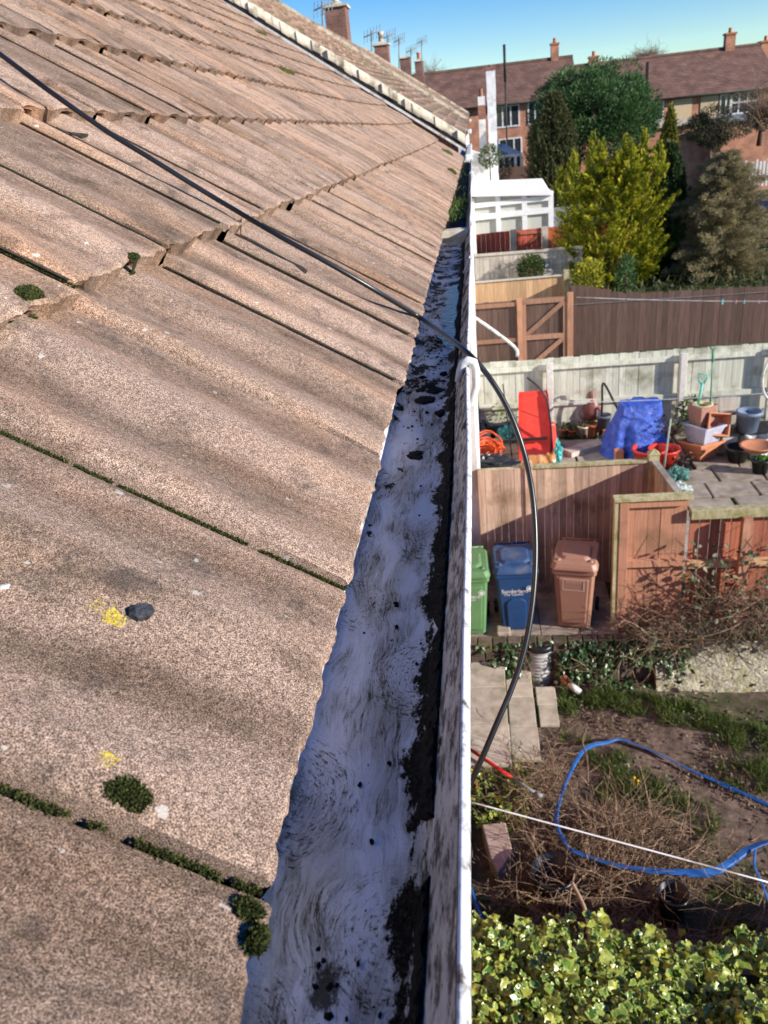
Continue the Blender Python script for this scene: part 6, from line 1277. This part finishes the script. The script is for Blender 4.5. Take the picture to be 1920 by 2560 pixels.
# ------------------------------------------------------------------ trees and shrubs
def tree(name, label, trunk, group=None):
    x, y, z0, z1, r = trunk; e = empty(name, (x, y, z0), label, 'tree', group); m = MB(); m.tube([(x, y, z0-.2), (x+.05, y, z0+(z1-z0)*.4), (x-.03, y, z0+(z1-z0)*.75), (x, y, z1)], [r, r*.8, r*.5, r*.15], 8)
    for k in range(10):
        t = random.uniform(.3, .95); a = random.uniform(0, 6.28); q = (1-t)*(z1-z0)*.35+.2; z = z0+(z1-z0)*t; m.tube([(x, y, z), (x+math.cos(a)*q*.5, y+math.sin(a)*q*.5, z+q*.25), (x+math.cos(a)*q, y+math.sin(a)*q, z+q*.45)], [r*.3*(1-t)+.012, r*.2*(1-t)+.01, .006], 5, cap=False)
    m.build('trunk', LIVETWIG, e); return e
def sprays(n, tipf, nb, Ls, L, Wd, up):
    """n foliage sprays: a short curved axis from an inner point to its tip, set with nb blades"""
    sets = []
    T, B = tipf(n); ax = T-B; t = RNG.random((n, nb)); P = B[:, None]+ax[:, None]*t[..., None]*1.0; P += RNG.normal(size=P.shape)*Ls*(1.05-t[..., None])
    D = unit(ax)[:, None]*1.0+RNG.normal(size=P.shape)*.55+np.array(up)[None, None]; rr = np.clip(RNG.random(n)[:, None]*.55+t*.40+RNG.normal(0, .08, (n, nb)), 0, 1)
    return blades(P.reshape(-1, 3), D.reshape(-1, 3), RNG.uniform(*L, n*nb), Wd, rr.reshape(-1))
def conif_tips(cx, cy, z0, z1, rf, lo=.0, inset=.55, rise=.35):
    def f(n):
        q = RNG.random(n)**.8; a = RNG.uniform(0, 2*np.pi, n); r = np.array([rf(v) for v in q])*(.72+.38*vnoise(a*1.6+3, q*7, 2)+.10*RNG.normal(size=n)); z = z0+(z1-z0)*q
        T = np.stack([cx+r*np.cos(a), cy+r*np.sin(a), z+RNG.normal(0, .08, n)], 1); B = np.stack([cx+r*inset*np.cos(a), cy+r*inset*np.sin(a), z-r*(1-inset)*rise-.15], 1); return T, B
    return f
GOLD = leafmat('golden_conifer', [(.035, .05, .008), (.11, .145, .010), (.27, .30, .014), (.50, .46, .03), (.72, .60, .08)], .55, trans=.3)
DKCON = leafmat('dark_conifer', [(.012, .025, .008), (.025, .05, .014), (.05, .085, .025), (.09, .12, .035)], .6)
OLCON = leafmat('olive_conifer', [(.02, .03, .01), (.045, .06, .018), (.08, .09, .03), (.12, .11, .04)], .6)
PINE = leafmat('pine_needles', [(.02, .05, .016), (.045, .10, .032), (.085, .165, .05), (.14, .23, .08)], .6)
BRCON = leafmat('browned_conifer', [(.12, .09, .05), (.22, .19, .09), (.36, .29, .18), (.24, .24, .07), (.42, .35, .22)], .7)
# golden conifer: one body with upright leaders
gY = 27.5; gx = atY(1345, 560, gY)[0]; zg0, zg1 = -5.3, atY(1390, 285, gY)[2]; wr = (atY(1440, 480, gY)[0]-atY(1200, 430, gY)[0])/2; wr *= .92; gx = (atY(1432, 480, gY)[0]+atY(1200, 430, gY)[0])/2
e = tree('golden_conifer', 'bright golden yellow conifer with several upright tips in the middle of the trees', (gx, gY, zg0, zg1-.8, .16))
body = conif_tips(gx, gY, zg0, zg1-.75, lambda q: wr*float(np.interp(q, [0, .12, .5, .78, 1], [.62, .92, 1.0, .8, .35])), rise=.75, inset=.62)
sets = [sprays(1600, body, 26, .055, (.06, .13), .04, (.1, -.1, .30))]
for px, py, hh in ((1352, 290, 1.0), (1392, 276, 1.2), (1282, 283, 1.1), (1240, 325, .9), (1300, 305, .8), (1425, 305, .8), (1330, 325, .8), (1212, 365, .7), (1366, 305, .8)):
    t_ = atY(px, py, gY-.6+random.uniform(-.3, .5)); sets.append(sprays(60, conif_tips(t_[0], t_[1], t_[2]-hh, t_[2], lambda q: .34*(1-q)+.04, inset=.2, rise=1.2), 24, .045, (.05, .11), .035, (.15, 0, .7)))
for k in range(115):                                                  # overlapping fans of foliage standing out from the body
    q = random.random()**.9; a_ = random.uniform(-2.9, .5); r_ = wr*float(np.interp(q, [0, .12, .5, .78, 1], [.62, .95, 1.0, .8, .3]))*random.uniform(.8, 1.06); c_ = np.array([gx+r_*math.cos(a_), gY+r_*math.sin(a_), zg0+.2+(zg1-.9-zg0)*q]); L_ = random.uniform(.35, .75)
    dr = np.array([math.cos(a_)*.8, math.sin(a_)*.8, random.uniform(.25, .9)]); dr /= np.linalg.norm(dr)
    def fan(n, c_=c_, dr=dr, L_=L_):
        t_ = RNG.random(n)*L_; sp = np.array([-dr[1], dr[0], .1]); w_ = (L_-t_)*.55; off = RNG.uniform(-1, 1, n)*w_; T = c_+dr*t_[:, None]+sp*off[:, None]+RNG.normal(0, .03, (n, 3)); return T, T-dr*.14
    sets.append(sprays(26, fan, 18, .035, (.05, .11), .032, (.1, -.1, .35)))
scatter(sets, 'crown', GOLD, e)
sY = 29.5; t_ = atY(1449, 235, sY); e = tree('golden_conifer', 'slender golden green conifer spire right of the big golden one', (t_[0], sY, -5.2, t_[2]-.2, .09))
scatter([sprays(520, conif_tips(t_[0], sY, t_[2]-2.6, t_[2], lambda q: .55*(1-q)**.8+.04, rise=1.2), 26, .05, (.06, .13), .04, (0, 0, .8))], 'crown', leafmat('yellow_green_conifer', [(.02, .035, .01), (.07, .09, .012), (.20, .20, .02), (.38, .32, .04)], .55), e)
# dark conifers
for name, lab, pxl, pxr, ptop, Y, z0, mat, rfk, nsp in (('dark_conifer', 'tall dark green conifer left of the golden one', 1133, 1262, 205, 38, -4.6, OLCON, ([0, .3, .7, 1], [1, 1, .75, .18]), 2200), ('dark_conifer', 'dark green conifer in shade right behind the golden one', 1400, 1500, 315, 28.0, -5.2, DKCON, ([0, .3, .7, 1], [1, 1, .7, .12]), 1300)):
    a, b = atY(pxl, 360, Y)[0], atY(pxr, 360, Y)[0]; zt_ = atY((pxl+pxr)/2, ptop, Y)[2]; e = tree(name, lab, ((a+b)/2, Y, z0, zt_-.3, .14))
    rf = (lambda K: (lambda q: (b-a)/2*float(np.interp(q, *K))))(rfk); scatter([sprays(nsp, conif_tips((a+b)/2, Y, z0+.3, zt_, rf, rise=1.0), 26, .06, (.07, .16), .05, (0, 0, .7))], 'crown', mat, e)
# round pine with clumped crown
pY = 43; a, b, tt_ = atY(1128, 260, pY), atY(1440, 250, pY), atY(1290, 122, pY); cx = (a[0]+b[0])/2; zc_ = (a[2]+b[2])/2; R_ = (b[0]-a[0])/2
e = tree('pine_tree', 'big round green pine in front of the brick houses', (cx, pY, -4.4, zc_+.8, .3)); sets = []
for k in range(125):
    d = unit(RNG.normal(size=3)); d[2] = abs(d[2])*1.1-.42; d = unit(d); fx = .80 if d[2] > .3 else .95
    c = np.array([cx, pY, zc_-.1])+d*np.array([R_*.80, R_*.80, (tt_[2]-zc_)*.84])*(.88+.12*random.random()); r = random.uniform(.35, .9)
    if c[2] < zc_-1.9: continue
    P, dd = ell(480, c, (r, r, r*.72), .72); shade = np.clip(.25+.5*RNG.random(len(P))+.15*dd[:, 2], 0, 1); sets.append(blades(P, dd+np.array([0, 0, .35])+RNG.normal(0, .3, P.shape), RNG.uniform(.10, .22, len(P)), .05, shade))
P, dd = ell(9000, (cx, pY, zc_-.2), (R_*.74, R_*.74, (tt_[2]-zc_)*.82), .6); P = P[P[:, 2] > zc_-1.9]; dd = P-np.array([cx, pY, zc_-.2]); sets.append(blades(P, unit(dd)+RNG.normal(0, .5, P.shape), RNG.uniform(.12, .25, len(P)), .07, RNG.uniform(0, .7, len(P))))
scatter(sets, 'crown', PINE, e)
# browned larch-like conifer and its taller thin-trunk neighbour
lY = 27.5; xs_ = atY(1550, 480, lY); zt_ = atY(1560, 330, lY)[2]; wl = (atY(1690, 480, lY)[0]-atY(1430, 480, lY)[0])/2; cx = (atY(1690, 480, lY)[0]+atY(1430, 480, lY)[0])/2
e = tree('browned_conifer', 'half brown half green straggly conifer at the right behind the brown fence', (cx, lY, -5.2, zt_, .15))
sets = []; m = MB()
for k in range(150):
    q = (k+.5)/150; a_ = k*2.4+random.uniform(-.3, .3); L_ = wl*float(np.interp(q, [0, .3, .75, 1], [1.0, 1.05, .70, .22]))*random.uniform(.6, 1.12); z_ = -5.2+(zt_+5.2)*q
    P_ = [np.array([cx+L_*f*math.cos(a_), lY+L_*f*math.sin(a_), z_+L_*(.28*f-.22*f*f)]) for f in (0, .25, .5, .75, 1)]; m.tube(P_, [.022, .018, .012, .008, .004], 4, cap=False)
    n_ = int(70*L_)+10; f = RNG.uniform(.22, 1.0, n_); B_ = np.stack([np.interp(f, (0, .25, .5, .75, 1), [p[i] for p in P_]) for i in range(3)], 1); side = np.array([-math.sin(a_), math.cos(a_), 0]); off = RNG.uniform(-1, 1, n_)*(.42*L_*(1.05-f))
    T_ = B_+side*off[:, None]+np.array([0, 0, -.05])+RNG.normal(0, .03, (n_, 3)); out = np.array([math.cos(a_), math.sin(a_), 0])
    sets.append(sprays(n_, lambda n, T_=T_, out=out: (T_, T_-out*.16), 10, .06, (.06, .14), .016, (0, 0, .12)))
m.build('branches', TWIG, e); scatter(sets, 'crown', BRCON, e)
uY = 36; t0 = atY(1535, 335, uY); t1 = atY(1535, 228, uY); e = tree('wispy_conifer', 'thin trunked conifer with a ragged dark top above the brown one', (t0[0], uY, -5, t1[2]-.3, .08)); sets = []
for px, py, rx_, rz_ in ((1545, 250, .62, .42), (1500, 282, .75, .32), (1535, 285, .9, .34), (1580, 280, .8, .34), (1540, 305, .6, .24), (1510, 262, .4, .25)):
    c = atY(px, py, uY); P, dd = ell(1100, c, (rx_, rx_*.8, rz_), .2); sets.append(blades(P, dd+RNG.normal(0, .6, P.shape), RNG.uniform(.08, .17, len(P)), .035))
scatter(sets, 'crown', leafmat('dusty_conifer', [(.02, .028, .012), (.05, .06, .025), (.09, .085, .04), (.14, .10, .06)], .65), e)
# bare shrubs, distant tree, small shrubs at the fences
def bare(label, px, py, Y, h, wd, n, rad, name='bare_tree', trunk=.12):
    c = atY(px, py, Y); e = empty(name, (c[0], Y, c[2]), label, 'tree'); m = MB(); m.tube([(c[0], Y, c[2]-.3), (c[0]+.05, Y, c[2]+h*.3), (c[0], Y, c[2]+h*.55)], [trunk, trunk*.7, trunk*.4], 7); m.build('trunk', LIVETWIG, e)
    m = MB(); twigs(m, n, lambda: (c[0]+random.gauss(0, wd*.1), Y+random.gauss(0, wd*.1), c[2]+h*random.uniform(.12, .5)), (h*.3, h*.7), rad, lambda: (random.gauss(0, .55*wd/h*2), random.gauss(0, .5*wd/h*2), 1), .3, 1.0); m.build('crown', TWIG, e)
bare('bare grey shrub in front of the brick garage at the right edge', 1640, 300, 42, 2.4, 2.2, 260, .02); bare('bare winter tree behind the ridge of the right houses', 1395, 150, 95, 2.6, 5, 420, .018, trunk=.2)
bare('faint bare tree behind the last chimneys of the row', 930, 190, 110, 3.4, 4, 160, .018, trunk=.2)
def bush(label, px, py, Y, r, mat, n=1500, up=.5, name='shrub', rz_=None, zbase=None):
    c = atY(px, py, Y); e = empty(name, (c[0], Y, c[2]-r), label, 'shrub'); P, dd = ell(n, c, (r, r, rz_ or r), .35); o = scatter([blades(P, dd+np.array([0, 0, up])+RNG.normal(0, .4, P.shape), RNG.uniform(.06, .14, n), .045)], 'foliage', mat, e); m = MB(); m.tube([(c[0], Y, zt(Y)-.1), (c[0], Y, c[2])], .03, 6); m.build('stem', LIVETWIG, e)
bush('small green bush against the silvery grey fence', 1147, 580, 26.0, .42, DPLANT, 1400); bush('low golden bush at the foot of the golden conifer', 1270, 598, 24.5, .50, GOLD, 1500)
bush('slim green sapling in front of the dark trees', 1353, 598, 23.5, .28, PINE, 900, .9, 'sapling', .62); bush('rounded olive bush behind the white conservatory roof', 1070, 365, 39, .75, OLCON, 1600)
bush('dark ivy clump at the base of the white chimney', 1058, 338, 35.6, .45, DPLANT, 900)
m = MB(); a = atY(1140, 375, 40.5); m.box((atY(1075, 375, 40.5)[0], 40.5, a[2]-1.5), (a[0]+1.2, 40.55, a[2]+.35)); tag(m.build('wooden_fence', W_BROWN), 'dark fence in shade below the distant small conservatory', 'fence')
n = 9000; P = np.stack([RNG.uniform(2.6, 14, n), RNG.uniform(21.2, 36, n), np.zeros(n)], 1); P[:, 2] = [zt(v)+random.uniform(0, .35) for v in P[:, 1]]
tag(scatter([blades(P, RNG.normal(0, .5, P.shape)+np.array([0, 0, .6]), RNG.uniform(.12, .3, n), .06)], 'undergrowth', OLCON), 'dark undergrowth beneath the conifers', kind='stuff')
